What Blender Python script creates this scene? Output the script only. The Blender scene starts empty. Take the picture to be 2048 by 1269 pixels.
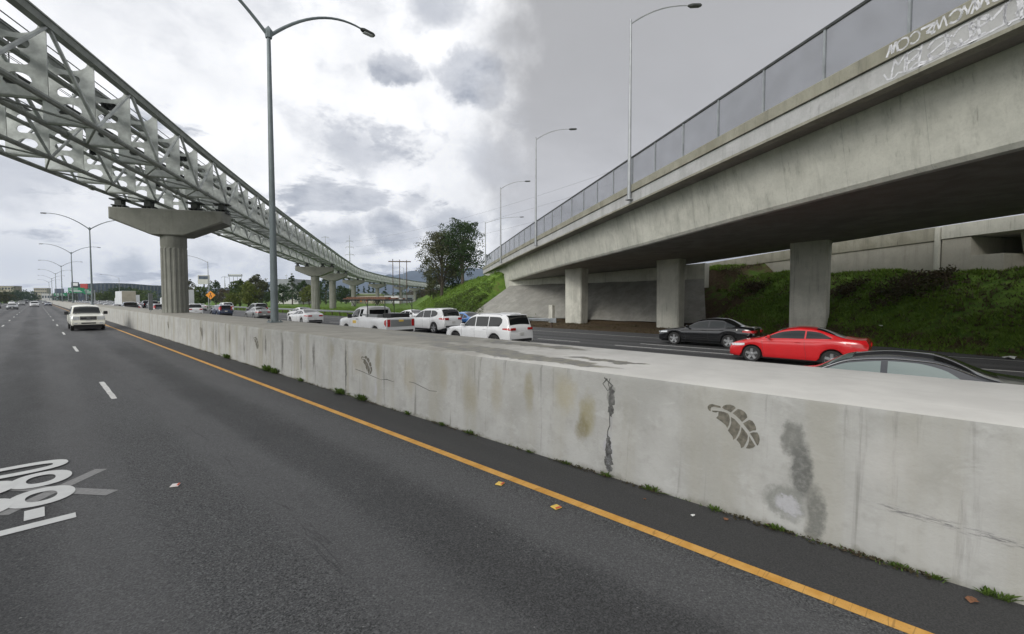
import bpy, math, random
import numpy as np
from mathutils import Vector, Matrix
PI=math.pi; R=math.radians
random.seed(7)
SC=bpy.context.scene; COL=SC.collection
# ---------------------------------------------------------------- camera
F=900.0; PITCH=math.atan(36.5/F); YAW=math.atan(951*math.cos(PITCH)/F); CH=2.5
cd=bpy.data.cameras.new('camera'); cam=bpy.data.objects.new('camera',cd); COL.objects.link(cam)
cam.location=(0,0,CH); cam.rotation_euler=(PI/2-PITCH,0,-YAW)
cd.sensor_width=36; cd.lens=F/2048*36; cd.clip_start=.05; cd.clip_end=20000
SC.camera=cam
SC.render.resolution_x=1024; SC.render.resolution_y=634
SC.view_settings.view_transform='Standard'; SC.view_settings.look='None'
SC.view_settings.exposure=0.0; SC.view_settings.gamma=1
def pos(px,dist):
    """ground point on the bearing of photo column px, dist metres deep"""
    u=(px-1024)/F; c,s=math.cos(YAW),math.sin(YAW)
    return (dist*s+u*dist*c, dist*c-u*dist*s)
def ht(py,dist): return CH+(598-py)*dist/F
# ---------------------------------------------------------------- node helper
class NT:
    def __init__(s,nt): s.nt=nt; s.n=nt.nodes; s.l=nt.links
    def new(s,t,**k):
        x=s.n.new(t)
        for a,b in k.items(): setattr(x,a,b)
        return x
    def put(s,sock,v):
        if isinstance(v,bpy.types.NodeSocket): s.l.new(v,sock)
        elif v is not None:
            if sock.type=='RGBA' and len(v)==3: v=(*v,1)
            sock.default_value=v
    def math(s,op,a,b=None,c=None,clamp=False):
        x=s.new('ShaderNodeMath',operation=op); x.use_clamp=clamp
        for i,v in enumerate((a,b,c)):
            if v is not None: s.put(x.inputs[i],v)
        return x.outputs[0]
    def vm(s,op,a,b=None,out=0):
        x=s.new('ShaderNodeVectorMath',operation=op)
        s.put(x.inputs[0],a)
        if b is not None: s.put(x.inputs[1],b)
        return x.outputs[out]
    def mix(s,f,a,b,mode='MIX'):
        x=s.new('ShaderNodeMix',data_type='RGBA',blend_type=mode)
        s.put(x.inputs[0],f); s.put(x.inputs[6],a); s.put(x.inputs[7],b)
        return x.outputs[2]
    def noise(s,vec,scale,detail=4,rough=.55,dist=0,out=0):
        x=s.new('ShaderNodeTexNoise'); s.put(x.inputs['Vector'],vec)
        x.inputs['Scale'].default_value=scale; x.inputs['Detail'].default_value=detail
        x.inputs['Roughness'].default_value=rough; x.inputs['Distortion'].default_value=dist
        return x.outputs[out]
    def ramp(s,f,lo,hi,a=0.,b=1.):
        x=s.new('ShaderNodeMapRange',interpolation_type='SMOOTHSTEP'); s.put(x.inputs[0],f)
        for i,v in enumerate((lo,hi,a,b)): x.inputs[1+i].default_value=v
        return x.outputs[0]
    def scale(s,vec,sc,rot=(0,0,0),loc=(0,0,0)):
        x=s.new('ShaderNodeMapping'); s.put(x.inputs[0],vec)
        x.inputs['Location'].default_value=loc; x.inputs['Rotation'].default_value=rot; x.inputs['Scale'].default_value=sc
        return x.outputs[0]
# ---------------------------------------------------------------- world: broken overcast
SUN_EL=R(30); SUN_AZ=R(262)     # direction the light comes FROM, compass from +Y clockwise
W=bpy.data.worlds.new('World'); SC.world=W; W.use_nodes=True
w=NT(W.node_tree); w.n.clear()
tc=w.new('ShaderNodeTexCoord'); D=tc.outputs['Generated']
sky=w.new('ShaderNodeTexSky',sky_type='NISHITA'); sky.sun_disc=False; sky.sun_elevation=SUN_EL; sky.sun_rotation=SUN_AZ
skc=w.mix(1.0,sky.outputs[0],(.1,.1,.1),'MULTIPLY')
sep=w.new('ShaderNodeSeparateXYZ'); w.put(sep.inputs[0],D)
zz=w.math('ADD',w.math('MAXIMUM',sep.outputs[2],0),.22)
flat=w.vm('DIVIDE',D,(1,1,1))
comb=w.new('ShaderNodeCombineXYZ'); w.put(comb.inputs[0],w.math('DIVIDE',sep.outputs[0],zz)); w.put(comb.inputs[1],w.math('DIVIDE',sep.outputs[1],zz))
P2=comb.outputs[0]
n1=w.noise(P2,1.5,10,.60,.25); n2=w.noise(P2,4.2,9,.62,.15); n3=w.noise(D,5.0,8,.62); n4=w.noise(w.vm('MULTIPLY',D,(1,1,1.8)),7.5,10,.66,.15)
def dirpx(px,py):
    c,s=math.cos(YAW),math.sin(YAW); fx=Vector((s*math.cos(PITCH),c*math.cos(PITCH),-math.sin(PITCH))); r=Vector((c,-s,0)); u=r.cross(fx)
    return (fx*F+r*(px-1024)-u*(py-634.5)).normalized()
nv=w.new('ShaderNodeTexNoise'); w.put(nv.inputs['Vector'],D); nv.inputs['Scale'].default_value=9; nv.inputs['Detail'].default_value=8; nv.inputs['Roughness'].default_value=.62
warp=w.vm('ADD',D,w.vm('MULTIPLY',w.vm('SUBTRACT',nv.outputs[1],(.5,.5,.5)),(.16,.16,.11)))
blobs=[(797,140,.085,.95),(950,165,.115,.95),(685,158,.05,.35),(690,300,.13,.55),(610,255,.14,.35),(1000,320,.17,.55),(940,300,.12,.35),(825,412,.09,.5),(900,452,.12,.7),(780,462,.12,.75),(680,470,.10,.6),(730,500,.07,.5),(520,520,.10,.45),(620,525,.1,.3),
       (250,520,.07,.5),(60,345,.16,.5),(120,370,.12,.35),(560,170,.2,.22),(440,110,.16,.2),(1000,90,.10,.35),(330,30,.2,.3),(870,5,.12,.55),(700,-10,.15,.4),(1050,430,.12,.6),(430,500,.1,.4),(560,20,.1,.35)]
field=w.math('MULTIPLY',w.ramp(n1,.47,.66),.74)
for (bx,by,rad,amp) in blobs:
    d=dirpx(bx,by)
    dv=w.vm('MULTIPLY',w.vm('SUBTRACT',warp,tuple(d)),(1,1,1.7))
    dist=w.vm('LENGTH',dv,out=1)
    m=w.ramp(dist,rad*.1,rad*1.15,amp,0.)
    field=w.math('MAXIMUM',field,m)
edge=w.math('ADD',field,w.math('MULTIPLY',w.math('SUBTRACT',n4,.5),.95))
tot=w.ramp(edge,.14,.60)
inner=w.mix(w.ramp(w.math('ADD',w.math('MULTIPLY',n2,.5),w.math('MULTIPLY',n4,.5)),.38,.62),(.36,.39,.46),(.70,.72,.77))
inner=w.mix(w.ramp(field,.25,.85),(.72,.74,.79),inner)
white=w.mix(w.ramp(n3,.3,.7),(1.22,1.22,1.23),(.95,.96,.985))
cloud=w.mix(tot,white,inner)
blue=w.math('MULTIPLY',w.ramp(w.noise(P2,.8,5,.5),.52,.75),.10)
cloud=w.mix(blue,cloud,skc)
# the solid grey sheet to the right, starting over the overpass
c_=dirpx(1090,200); 
side=w.vm('DOT_PRODUCT',D,tuple(Vector((math.cos(YAW-math.atan(40/F)),-math.sin(YAW-math.atan(40/F)),0))),out=1)
side=w.math('ADD',side,w.math('MULTIPLY',w.math('SUBTRACT',n3,.5),.26))
gm=w.ramp(side,-.03,.10)
sheet=w.mix(w.ramp(w.noise(P2,1.3,8,.58,.3),.35,.65),(.50,.50,.52),(.68,.68,.71))
sheet=w.mix(w.ramp(sep.outputs[2],.0,.62),sheet,(.44,.44,.45))
cloud=w.mix(gm,cloud,sheet)
# unseen bright bank added behind and left of the camera to light overpass columns
west_fill=w.math('MULTIPLY',w.ramp(w.vm('DOT_PRODUCT',D,(-.97,-.24,0),out=1),.10,.75),w.ramp(sep.outputs[2],.85,.35))
cloud=w.mix(w.math('MULTIPLY',west_fill,.85),cloud,(2.0,1.98,1.93))
low=w.ramp(sep.outputs[2],-.02,.0)
cloud=w.mix(low,(.12,.12,.12),cloud)
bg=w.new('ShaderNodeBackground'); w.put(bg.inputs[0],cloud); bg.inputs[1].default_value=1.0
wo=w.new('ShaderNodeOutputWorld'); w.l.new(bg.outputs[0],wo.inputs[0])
# ---------------------------------------------------------------- sun (veiled)
sl=bpy.data.lights.new('sun','SUN'); sl.energy=1.5; sl.angle=R(20); sl.color=(1,.965,.9)
so=bpy.data.objects.new('sun',sl); COL.objects.link(so)
sd=Vector((math.sin(SUN_AZ)*math.cos(SUN_EL),math.cos(SUN_AZ)*math.cos(SUN_EL),math.sin(SUN_EL)))
so.rotation_euler=sd.to_track_quat('Z','Y').to_euler()
# ================================================================ materials
MATS={}
def mat(name,base=(.5,.5,.5),rough=.8,metal=0.,var=.0,vscale=3.,bump=0.,bscale=20.,spec=.5,coat=0.,var2=None,alpha=None,stretch=(1,1,1),emis=None,trans=0.,random_obj=0.):
    if name in MATS: return MATS[name]
    m=bpy.data.materials.new(name); m.use_nodes=True; t=NT(m.node_tree); t.n.clear()
    b=t.new('ShaderNodeBsdfPrincipled'); o=t.new('ShaderNodeOutputMaterial')
    co=t.new('ShaderNodeTexCoord').outputs['Object']
    col=(*base,1)
    if var or var2:
        n=t.noise(t.scale(co,stretch),vscale,6,.6)
        c2=var2 if var2 else tuple(x*(1-var) for x in base)
        c1=base if var2 else tuple(min(1,x*(1+var*.6)) for x in base)
        col=t.mix(t.ramp(n,.32,.68),c2,c1)
    if random_obj:
        oi=t.new('ShaderNodeObjectInfo').outputs['Random']
        col=t.mix(t.math('MULTIPLY',oi,random_obj),col,(.02,.02,.02))
    t.put(b.inputs['Base Color'],col)
    b.inputs['Roughness'].default_value=rough; b.inputs['Metallic'].default_value=metal
    b.inputs['Specular IOR Level'].default_value=spec; b.inputs['Coat Weight'].default_value=coat; b.inputs['Coat Roughness'].default_value=.05
    b.inputs['Transmission Weight'].default_value=trans
    if bump:
        bn=t.new('ShaderNodeBump'); bn.inputs['Strength'].default_value=bump; bn.inputs['Distance'].default_value=.02
        t.put(bn.inputs['Height'],t.noise(co,bscale,5,.6)); t.put(b.inputs['Normal'],bn.outputs[0])
    if emis: t.put(b.inputs['Emission Color'],emis[0]); b.inputs['Emission Strength'].default_value=emis[1]
    sh=b.outputs[0]
    if alpha is not None:
        tr=t.new('ShaderNodeBsdfTransparent'); mx=t.new('ShaderNodeMixShader'); t.put(mx.inputs[0],alpha); t.l.new(tr.outputs[0],mx.inputs[1]); t.l.new(sh,mx.inputs[2]); sh=mx.outputs[0]
    t.l.new(sh,o.inputs[0]); MATS[name]=m; return m
def begin(name,rough=.85,spec=.5):
    m=bpy.data.materials.new(name); m.use_nodes=True; t=NT(m.node_tree); t.n.clear()
    b=t.new('ShaderNodeBsdfPrincipled'); o=t.new('ShaderNodeOutputMaterial'); t.l.new(b.outputs[0],o.inputs[0])
    b.inputs['Roughness'].default_value=rough; b.inputs['Specular IOR Level'].default_value=spec
    co=t.new('ShaderNodeTexCoord').outputs['Object']; MATS[name]=m
    return m,t,b,co
def setbump(t,b,h,strength,dist=.01):
    bn=t.new('ShaderNodeBump'); bn.inputs['Strength'].default_value=strength; bn.inputs['Distance'].default_value=dist
    t.put(bn.inputs['Height'],h); t.put(b.inputs['Normal'],bn.outputs[0])

def make_asphalt():
    m,t,b,co=begin('asphalt',.78,.35)
    sx=t.new('ShaderNodeSeparateXYZ'); t.put(sx.inputs[0],co)
    grain=t.noise(co,62,4,.75); grit=t.noise(co,150,2,.6)
    big=t.noise(t.scale(co,(.8,.10,1)),1.0,6,.6); blot=t.noise(co,.55,6,.62)
    col=t.mix(t.ramp(grain,.34,.68),(.022,.023,.024),(.120,.122,.124))
    col=t.mix(t.math('MULTIPLY',t.ramp(grit,.60,.74),.55),col,(.22,.22,.215))
    col=t.mix(t.math('MULTIPLY',t.ramp(big,.40,.70),.32),col,(.105,.105,.106))
    col=t.mix(t.math('MULTIPLY',t.ramp(blot,.5,.75),.35),col,(.030,.030,.031))
    vor=t.new('ShaderNodeTexVoronoi'); t.put(vor.inputs['Vector'],co); vor.inputs['Scale'].default_value=70
    vs_=t.new('ShaderNodeSeparateColor'); t.put(vs_.inputs[0],vor.outputs['Color'])
    col=t.mix(t.ramp(vs_.outputs[0],.55,1.,0,.75),col,(.155,.157,.158)); col=t.mix(t.ramp(vs_.outputs[1],.6,1.,0,.75),col,(.012,.012,.013))
    # polished wheel paths and oil strip per 3.46 m lane
    ph=t.math('MULTIPLY',t.math('SUBTRACT',sx.outputs[0],1.27),2*PI/3.46)
    wp=t.math('COSINE',t.math('MULTIPLY',ph,2)); wp=t.math('ADD',wp,t.math('MULTIPLY',t.math('SUBTRACT',big,.5),2.2))
    col=t.mix(t.math('MULTIPLY',t.ramp(wp,-.9,.5,1,0),.38),col,(.115,.115,.117))
    oil=t.math('COSINE',ph); oil=t.math('ADD',oil,t.math('MULTIPLY',t.math('SUBTRACT',blot,.5),1.8))
    col=t.mix(t.math('MULTIPLY',t.ramp(oil,-1.1,-.35,1,0),.45),col,(.024,.024,.025))
    ck=t.noise(t.scale(co,(1,.12,1)),2.2,5,.6,.6); lx=t.math('ABSOLUTE',t.math('ADD',t.math('SUBTRACT',sx.outputs[0],1.9),t.math('MULTIPLY',t.math('SUBTRACT',ck,.5),1.1)))
    col=t.mix(t.math('MULTIPLY',t.ramp(lx,.0,.022,1,0),t.ramp(blot,.44,.58,0,.5)),col,(.012,.012,.013))
    sp=t.new('ShaderNodeTexVoronoi'); t.put(sp.inputs['Vector'],co); sp.inputs['Scale'].default_value=5.5; sp.inputs['Randomness'].default_value=1
    col=t.mix(t.ramp(sp.outputs['Distance'],.035,.06,.5,0),col,(.30,.30,.29))
    # darker unworn shoulder next to the median
    sh=t.math('MULTIPLY',t.ramp(sx.outputs[0],4.42,4.5),t.ramp(sx.outputs[0],7.9,8.0,1,0))
    shc=t.mix(t.ramp(grain,.3,.75),(.030,.030,.030),(.068,.067,.066))
    col=t.mix(t.math('MULTIPLY',sh,.8),col,shc)
    t.put(b.inputs['Base Color'],col)
    t.put(b.inputs['Roughness'],t.ramp(big,.3,.7,.62,.80))
    setbump(t,b,t.math('ADD',grain,vs_.outputs[0]),.8,.008)
    return m
make_asphalt()
def make_concrete(name,c1,c2,stain=(.16,.155,.13),amount=.5,streak=.5,boards=False,dirtz=None):
    m,t,b,co=begin(name,.88,.3)
    blot=t.noise(co,.8,10,.68,.3); fine=t.noise(co,13,6,.7); pan=t.noise(co,.22,3,.5)
    st=t.noise(t.scale(co,(2.6,2.6,.22)),1.0,8,.65); st2=t.noise(t.scale(co,(9,9,.5)),1.0,6,.65)
    col=t.mix(t.ramp(blot,.34,.66),c1,c2)
    col=t.mix(t.math('MULTIPLY',t.ramp(pan,.4,.6),.35),col,tuple(x*.78 for x in c1))
    col=t.mix(t.math('MULTIPLY',t.ramp(fine,.45,.72),.38),col,tuple(x*.62 for x in c1))
    col=t.mix(t.math('MULTIPLY',t.ramp(st,.50,.74),streak),col,stain)
    col=t.mix(t.math('MULTIPLY',t.math('MULTIPLY',t.ramp(st2,.55,.70),t.ramp(blot,.40,.60)),amount),col,tuple(x*.6 for x in stain))
    if name=='conc_bridge':
        rc=t.new('ShaderNodeSeparateXYZ'); t.put(rc.inputs[0],t.scale(co,(1,1,1),rot=(0,0,R(33.4))))
        for ax,per,wd,am in ((1,2.44,.012,.40),(2,.305,.02,.16)):
            fr_=t.math('FRACT',t.math('DIVIDE',rc.outputs[ax],per)); col=t.mix(t.math('MULTIPLY',t.ramp(fr_,0,wd,1,0),t.ramp(blot,.3,.6,.3*am,am)),col,(.10,.10,.09))
    t.put(b.inputs['Base Color'],col)
    setbump(t,b,t.math('ADD',fine,t.math('MULTIPLY',blot,.8)),.5,.012)
    return m
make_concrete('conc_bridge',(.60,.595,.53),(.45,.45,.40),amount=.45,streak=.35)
make_concrete('conc_pier',(.26,.262,.235),(.20,.203,.18),amount=.35,streak=.45)
make_concrete('conc_coping',(.34,.33,.27),(.235,.225,.175),amount=.6,streak=.6)
make_concrete('conc_buffed',(.50,.50,.50),(.38,.38,.375),stain=(.3,.3,.29),amount=.4,streak=.5)
make_concrete('conc_paving',(.33,.325,.295),(.235,.23,.21),amount=.5,streak=.4)
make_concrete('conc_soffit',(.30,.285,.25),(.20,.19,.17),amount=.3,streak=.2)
make_concrete('conc_wall',(.46,.44,.385),(.38,.365,.32),amount=.2,streak=.25)

def make_barrier_mat():
    m,t,b,co=begin('conc_barrier',.85,.3)
    sx=t.new('ShaderNodeSeparateXYZ'); t.put(sx.inputs[0],co); X,Y,Z=sx.outputs
    geo=t.new('ShaderNodeNewGeometry'); gn=t.new('ShaderNodeSeparateXYZ'); t.put(gn.inputs[0],geo.outputs['Normal'])
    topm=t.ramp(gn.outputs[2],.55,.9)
    blot=t.noise(co,1.3,8,.6); fine=t.noise(co,22,5,.65); mid=t.noise(co,5,6,.6)
    col=t.mix(t.ramp(blot,.3,.7),(.40,.40,.385),(.315,.315,.298))
    col=t.mix(t.math('MULTIPLY',t.ramp(fine,.45,.75),.22),col,(.36,.355,.33))
    col=t.mix(t.math('MULTIPLY',t.ramp(mid,.50,.72),.45),col,(.27,.27,.25))
    col=t.mix(t.math('MULTIPLY',t.ramp(t.noise(t.scale(co,(1,1,1.6)),2.6,9,.7,.5),.55,.7),.40),col,(.47,.47,.46))
    # long vertical weather streaks, stronger farther down the wall
    far=t.ramp(Y,4.,13.)
    s1=t.noise(t.scale(co,(1,1.15,.10)),1.6,6,.55); s2=t.noise(t.scale(co,(1,3.6,.22)),1.6,8,.62,.4)
    col=t.mix(t.math('MULTIPLY',t.ramp(s1,.46,.66),t.math('ADD',t.math('MULTIPLY',far,.40),.45)),col,(.30,.29,.245))
    col=t.mix(t.math('MULTIPLY',t.math('MULTIPLY',t.ramp(s2,.58,.72),t.ramp(Y,1.,18.,.55,1.)),.95),col,(.135,.13,.12))
    # individual stains: (Y, Z, half height, half width, colour, strength)
    wv=t.new('ShaderNodeTexNoise'); t.put(wv.inputs['Vector'],co); wv.inputs['Scale'].default_value=4.5; wv.inputs['Detail'].default_value=8; wv.inputs['Roughness'].default_value=.68
    wc=t.vm('ADD',co,t.vm('MULTIPLY',t.vm('SUBTRACT',wv.outputs[1],(.5,.5,.5)),(0,.20,.42)))
    def st(y,z,hy,hz,c,s,edge=.55):
        nonlocal col
        d=t.vm('DIVIDE',t.vm('SUBTRACT',wc,(5.5,y,z)),(9,hy,hz))
        l=t.vm('LENGTH',d,out=1)
        col=t.mix(t.math('MULTIPLY',t.ramp(l,edge,1.,s,0.),t.ramp(fine,.25,.6,.65,1.)),col,c)
    for a in STAINS: st(*a)
    # oily tyre scrape low on the near wall
    sc=t.math('ADD',Z,t.math('MULTIPLY',Y,-.05)); sc=t.math('ABSOLUTE',t.math('SUBTRACT',sc,.50))
    scn=t.noise(t.scale(co,(1,3,22)),2.2,7,.75)
    mk=t.math('MULTIPLY',t.ramp(sc,.0,.06,1,0),t.math('MULTIPLY',t.ramp(scn,.46,.62),t.ramp(Y,.15,.6,1,0)))
    col=t.mix(t.math('MULTIPLY',mk,.85),col,(.11,.11,.115))
    # grime line along the foot
    col=t.mix(t.math('MULTIPLY',t.ramp(t.math('ADD',Z,t.math('MULTIPLY',t.math('SUBTRACT',mid,.5),.22)),-.02,.07,1,0),.75),col,(.16,.155,.13))
    # walk-on top: paler near, greyer far, puddled
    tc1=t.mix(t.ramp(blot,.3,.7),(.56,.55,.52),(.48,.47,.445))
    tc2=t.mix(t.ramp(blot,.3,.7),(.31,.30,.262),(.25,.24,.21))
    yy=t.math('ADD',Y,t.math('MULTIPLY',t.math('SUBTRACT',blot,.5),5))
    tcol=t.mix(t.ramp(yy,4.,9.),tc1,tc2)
    tcol=t.mix(t.math('MULTIPLY',t.ramp(t.noise(t.scale(co,(5,.35,1)),1.5,5,.6),.5,.7),.2),tcol,(.42,.415,.39))
    wp=t.new('ShaderNodeTexNoise'); t.put(wp.inputs['Vector'],co); wp.inputs['Scale'].default_value=1.6; wp.inputs['Detail'].default_value=7; wp.inputs['Roughness'].default_value=.6
    pc=t.vm('ADD',co,t.vm('MULTIPLY',t.vm('SUBTRACT',wp.outputs[1],(.5,.5,.5)),(.9,1.6,0)))
    pud=None
    for (px,py,hx,hy) in ((5.95,5.2,.30,1.9),(6.15,7.0,.42,1.7),(7.5,6.6,.30,1.7),(6.9,8.8,.28,1.0),(7.3,10.6,.35,1.3),(6.5,3.9,.14,.9)):
        l=t.vm('LENGTH',t.vm('DIVIDE',t.vm('SUBTRACT',pc,(px,py,1.47)),(hx,hy,9)),out=1)
        mm=t.ramp(l,.8,1.02,1,0); pud=mm if pud is None else t.math('MAXIMUM',pud,mm)
    pcol=t.mix(t.ramp(mid,.35,.65),(.215,.205,.155),(.135,.132,.125))
    tcol=t.mix(t.math('MULTIPLY',pud,.95),tcol,pcol)
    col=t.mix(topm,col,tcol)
    t.put(b.inputs['Base Color'],col)
    t.put(b.inputs['Roughness'],t.math('SUBTRACT',.88,t.math('MULTIPLY',t.math('MULTIPLY',pud,topm),.35)))
    setbump(t,b,t.math('ADD',t.math('MULTIPLY',fine,.7),mid),.5,.014)
    return m
STAINS=[(1.10,1.0,.13,.22,(.16,.162,.15),.95),(1.0,.66,.14,.38,(.11,.112,.105),.95),(1.16,.30,.25,.22,(.20,.205,.19),.92),(1.12,.27,.13,.12,(.40,.40,.42),.85),(.86,.24,.12,.38,(.14,.142,.13),.92),
 (4.10,1.05,.28,.40,(.33,.305,.22),.75,.2),(3.70,.80,.20,.42,(.25,.225,.13),.8,.3),(3.78,.6,.16,.26,(.18,.16,.09),.8,.3),(3.30,1.12,.07,.26,(.20,.20,.19),.9),(3.30,.80,.035,.25,(.30,.30,.30),.7),(3.33,.36,.085,.28,(.33,.33,.35),.9),
 (4.85,1.0,.14,.42,(.26,.24,.17),.8,.3),(5.6,.9,.2,.6,(.31,.29,.23),.7,.2),(6.3,.7,.3,.5,(.27,.25,.19),.75,.2),(7.1,.95,.22,.5,(.30,.28,.22),.7,.2),(8.3,.8,.35,.55,(.33,.30,.22),.5,.2),(10.6,.95,.4,.5,(.30,.27,.2),.5,.2),(9.7,.35,.07,.25,(.38,.38,.40),.8),(11.2,.7,.06,.6,(.12,.12,.11),.85),(13.2,.85,.10,.55,(.09,.085,.075),.85,.2),(14.1,.6,.07,.5,(.10,.10,.09),.8,.2),(15.6,.7,.09,.7,(.09,.09,.08),.85),
 (17.2,.9,.12,.5,(.09,.085,.075),.8,.2),(19.6,.6,.10,.6,(.09,.085,.075),.8,.2),(21.5,.9,.16,.5,(.10,.09,.08),.8,.2),(23.6,.7,.13,.7,(.09,.085,.075),.8,.2),(26,.8,.2,.6,(.09,.085,.075),.7,.2),(12.0,1.1,.2,.3,(.25,.235,.18),.7,.2),(9.6,1.0,.16,.5,(.24,.22,.16),.7,.2),(.3,.95,.35,.35,(.45,.44,.42),.5,.1)]
make_barrier_mat()

def make_ground():
    m,t,b,co=begin('ground_mat',.95,.15)
    sx=t.new('ShaderNodeSeparateXYZ'); t.put(sx.inputs[0],co); X,Y,Z=sx.outputs
    big=t.noise(co,.22,7,.62); med=t.noise(co,1.1,8,.65); fine=t.noise(co,7,6,.7)
    grass=t.mix(t.ramp(med,.32,.68),(.06,.12,.02),(.15,.25,.04))
    grass=t.mix(t.math('MULTIPLY',t.ramp(fine,.4,.7),.5),grass,(.085,.125,.028))
    dry=t.mix(t.ramp(fine,.3,.7),(.060,.042,.024),(.115,.085,.052))
    k=t.math('ADD',t.math('MULTIPLY',med,.55),t.math('MULTIPLY',big,.45))
    # bare dirt low on the slope under the deck and on the verge by the columns
    dirtm=t.math('MULTIPLY',t.ramp(X,29.,31.),t.ramp(Y,36.,46.,1,0))
    low=t.math('MULTIPLY',dirtm,t.ramp(Z,.1,1.4,.24,-.05))
    low=t.math('ADD',low,t.math('MULTIPLY',t.math('MULTIPLY',dirtm,t.ramp(Y,8.,14.)),.16))
    low=t.math('SUBTRACT',low,t.math('MULTIPLY',t.ramp(Y,46.,52.),.12))
    far=t.ramp(Y,50,80,0,.12); k=t.math('SUBTRACT',k,far)
    mask=t.ramp(t.math('ADD',k,low),.52,.64)
    col=t.mix(mask,grass,dry)
    dl=t.vm('LENGTH',t.vm('DIVIDE',t.vm('SUBTRACT',co,(39.6,-3.2,3.7)),(2.6,3.6,1.6)),out=1)
    col=t.mix(t.ramp(t.math('ADD',dl,t.math('MULTIPLY',t.math('SUBTRACT',fine,.5),.8)),.7,1.05,.9,0),col,(.21,.125,.065))
    t.put(b.inputs['Base Color'],col)
    setbump(t,b,t.math('ADD',fine,med),.9,.08)
    return m
make_ground()
def make_leaf(name,c1,c2,c3=None,tr=.25):
    m,t,b,co=begin(name,.65,.3)
    geo=t.new('ShaderNodeNewGeometry'); rnd=geo.outputs['Random Per Island']
    n=t.noise(co,.55,4,.6)
    col=t.mix(rnd,c1,c2); col=t.mix(t.ramp(n,.35,.65),col,c3 if c3 else c2)
    t.put(b.inputs['Base Color'],col)
    tl=t.new('ShaderNodeBsdfTranslucent'); t.put(tl.inputs[0],col); mx=t.new('ShaderNodeMixShader'); mx.inputs[0].default_value=tr
    o=[x for x in t.n if x.type=='OUTPUT_MATERIAL'][0]
    t.l.new(b.outputs[0],mx.inputs[1]); t.l.new(tl.outputs[0],mx.inputs[2]); t.l.new(mx.outputs[0],o.inputs[0])
    return m
make_leaf('leaf_dark',(.018,.034,.012),(.05,.085,.022),(.030,.058,.016))
make_leaf('leaf_olive',(.05,.06,.025),(.10,.11,.05),(.07,.072,.035))
make_leaf('leaf_russet',(.075,.055,.040),(.13,.10,.07),(.085,.08,.055))
make_leaf('leaf_mid',(.045,.075,.018),(.11,.15,.035),(.07,.10,.025))
make_leaf('leaf_yellow',(.10,.12,.025),(.17,.19,.045),(.11,.14,.03))
make_leaf('leaf_weed',(.035,.07,.012),(.11,.18,.03),(.07,.11,.02))
make_leaf('leaf_brown',(.045,.030,.018),(.10,.075,.045),(.05,.05,.02))
mat('bark',(.085,.07,.055),.95,var=.3,vscale=6)
mat('steel_pale',(.48,.51,.495),.55,metal=.15,var=.30,vscale=1.6)
mat('steel_edge',(.28,.30,.275),.6,metal=.2,var=.2,vscale=2)
mat('steel_dark',(.05,.055,.052),.6,metal=.3,var=.3,vscale=4)
mat('galv',(.30,.32,.33),.5,metal=.5,var=.18,vscale=2.5)
mat('pole_teal',(.17,.20,.21),.5,metal=.35,var=.15,vscale=1.2)
mat('pole_light',(.33,.345,.36),.45,metal=.4,var=.15,vscale=1.5)
mat('black_plastic',(.018,.018,.019),.5)
mat('rubber',(.022,.022,.022),.85,var=.2,vscale=12)
mat('rim',(.42,.43,.44),.32,metal=.75)
mat('rim_dark',(.07,.07,.072),.4,metal=.5)
mat('glass_car',(.012,.015,.015),.05,spec=.5,coat=.12)
mat('glass_light',(.16,.20,.19),.07,spec=.9,coat=.6)
mat('glass_dark',(.010,.011,.012),.08,spec=.7,coat=.3)
mat('chrome',(.8,.8,.8),.18,metal=1.)
mat('lamp_red',(.42,.012,.012),.22,coat=.5)
mat('lamp_clear',(.62,.64,.66),.15,coat=.6,metal=.2)
mat('lamp_orange',(.6,.2,.02),.3)
mat('plate',(.6,.6,.58),.5)
mat('paint_white',(.74,.75,.76),.28,coat=.7,var=.04,vscale=2)
mat('paint_cream',(.74,.74,.66),.34,coat=.5,var=.06,vscale=2)
mat('paint_red',(.56,.014,.018),.25,coat=.9,var=.05,vscale=2)
mat('paint_black',(.006,.006,.007),.12,coat=1.)
mat('paint_char',(.030,.032,.037),.2,coat=1.)
mat('paint_silver',(.33,.34,.34),.3,metal=.5,coat=.6)
mat('paint_navy',(.022,.035,.075),.25,coat=.8)
mat('paint_blue',(.05,.18,.48),.25,coat=.8)
mat('paint_grey',(.14,.15,.16),.28,metal=.3,coat=.6)
mat('interior',(.025,.025,.026),.8)
mat('line_white',(.62,.62,.60),.7,var=.22,vscale=9)
def make_yellow():
    m,t,b,co=begin('line_yellow',.7,.3)
    sx=t.new('ShaderNodeSeparateXYZ'); t.put(sx.inputs[0],co)
    fine=t.noise(co,60,4,.7); mid=t.noise(co,4,6,.6)
    col=t.mix(t.ramp(mid,.35,.65),(.56,.285,.055),(.66,.37,.10))
    col=t.mix(t.math('MULTIPLY',t.ramp(fine,.6,.7),.6),col,(.16,.12,.07))
    vo=t.new('ShaderNodeTexNoise'); t.put(vo.inputs['Vector'],t.scale(co,(.4,6,1))); vo.inputs['Scale'].default_value=1.0; vo.inputs['Detail'].default_value=2
    ck=t.math('ABSOLUTE',t.math('SUBTRACT',vo.outputs[0],.5)); col=t.mix(t.math('MULTIPLY',t.ramp(ck,.0,.012,1,0),.55),col,(.22,.12,.04))
    t.put(b.inputs['Base Color'],col)
make_yellow()
mat('overlay_grey',(.24,.24,.238),.75,var=.15,vscale=25)  # grey of the added overlay cross
mat('label_white',(.60,.61,.60),.6,var=.06,vscale=6)
mat('emblem',(.155,.145,.118),.9,var=.35,vscale=22)
mat('graffiti',(.66,.66,.69),.7,var=.25,vscale=9)
mat('wood',(.20,.10,.06),.8,var=.5,vscale=9)
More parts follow.
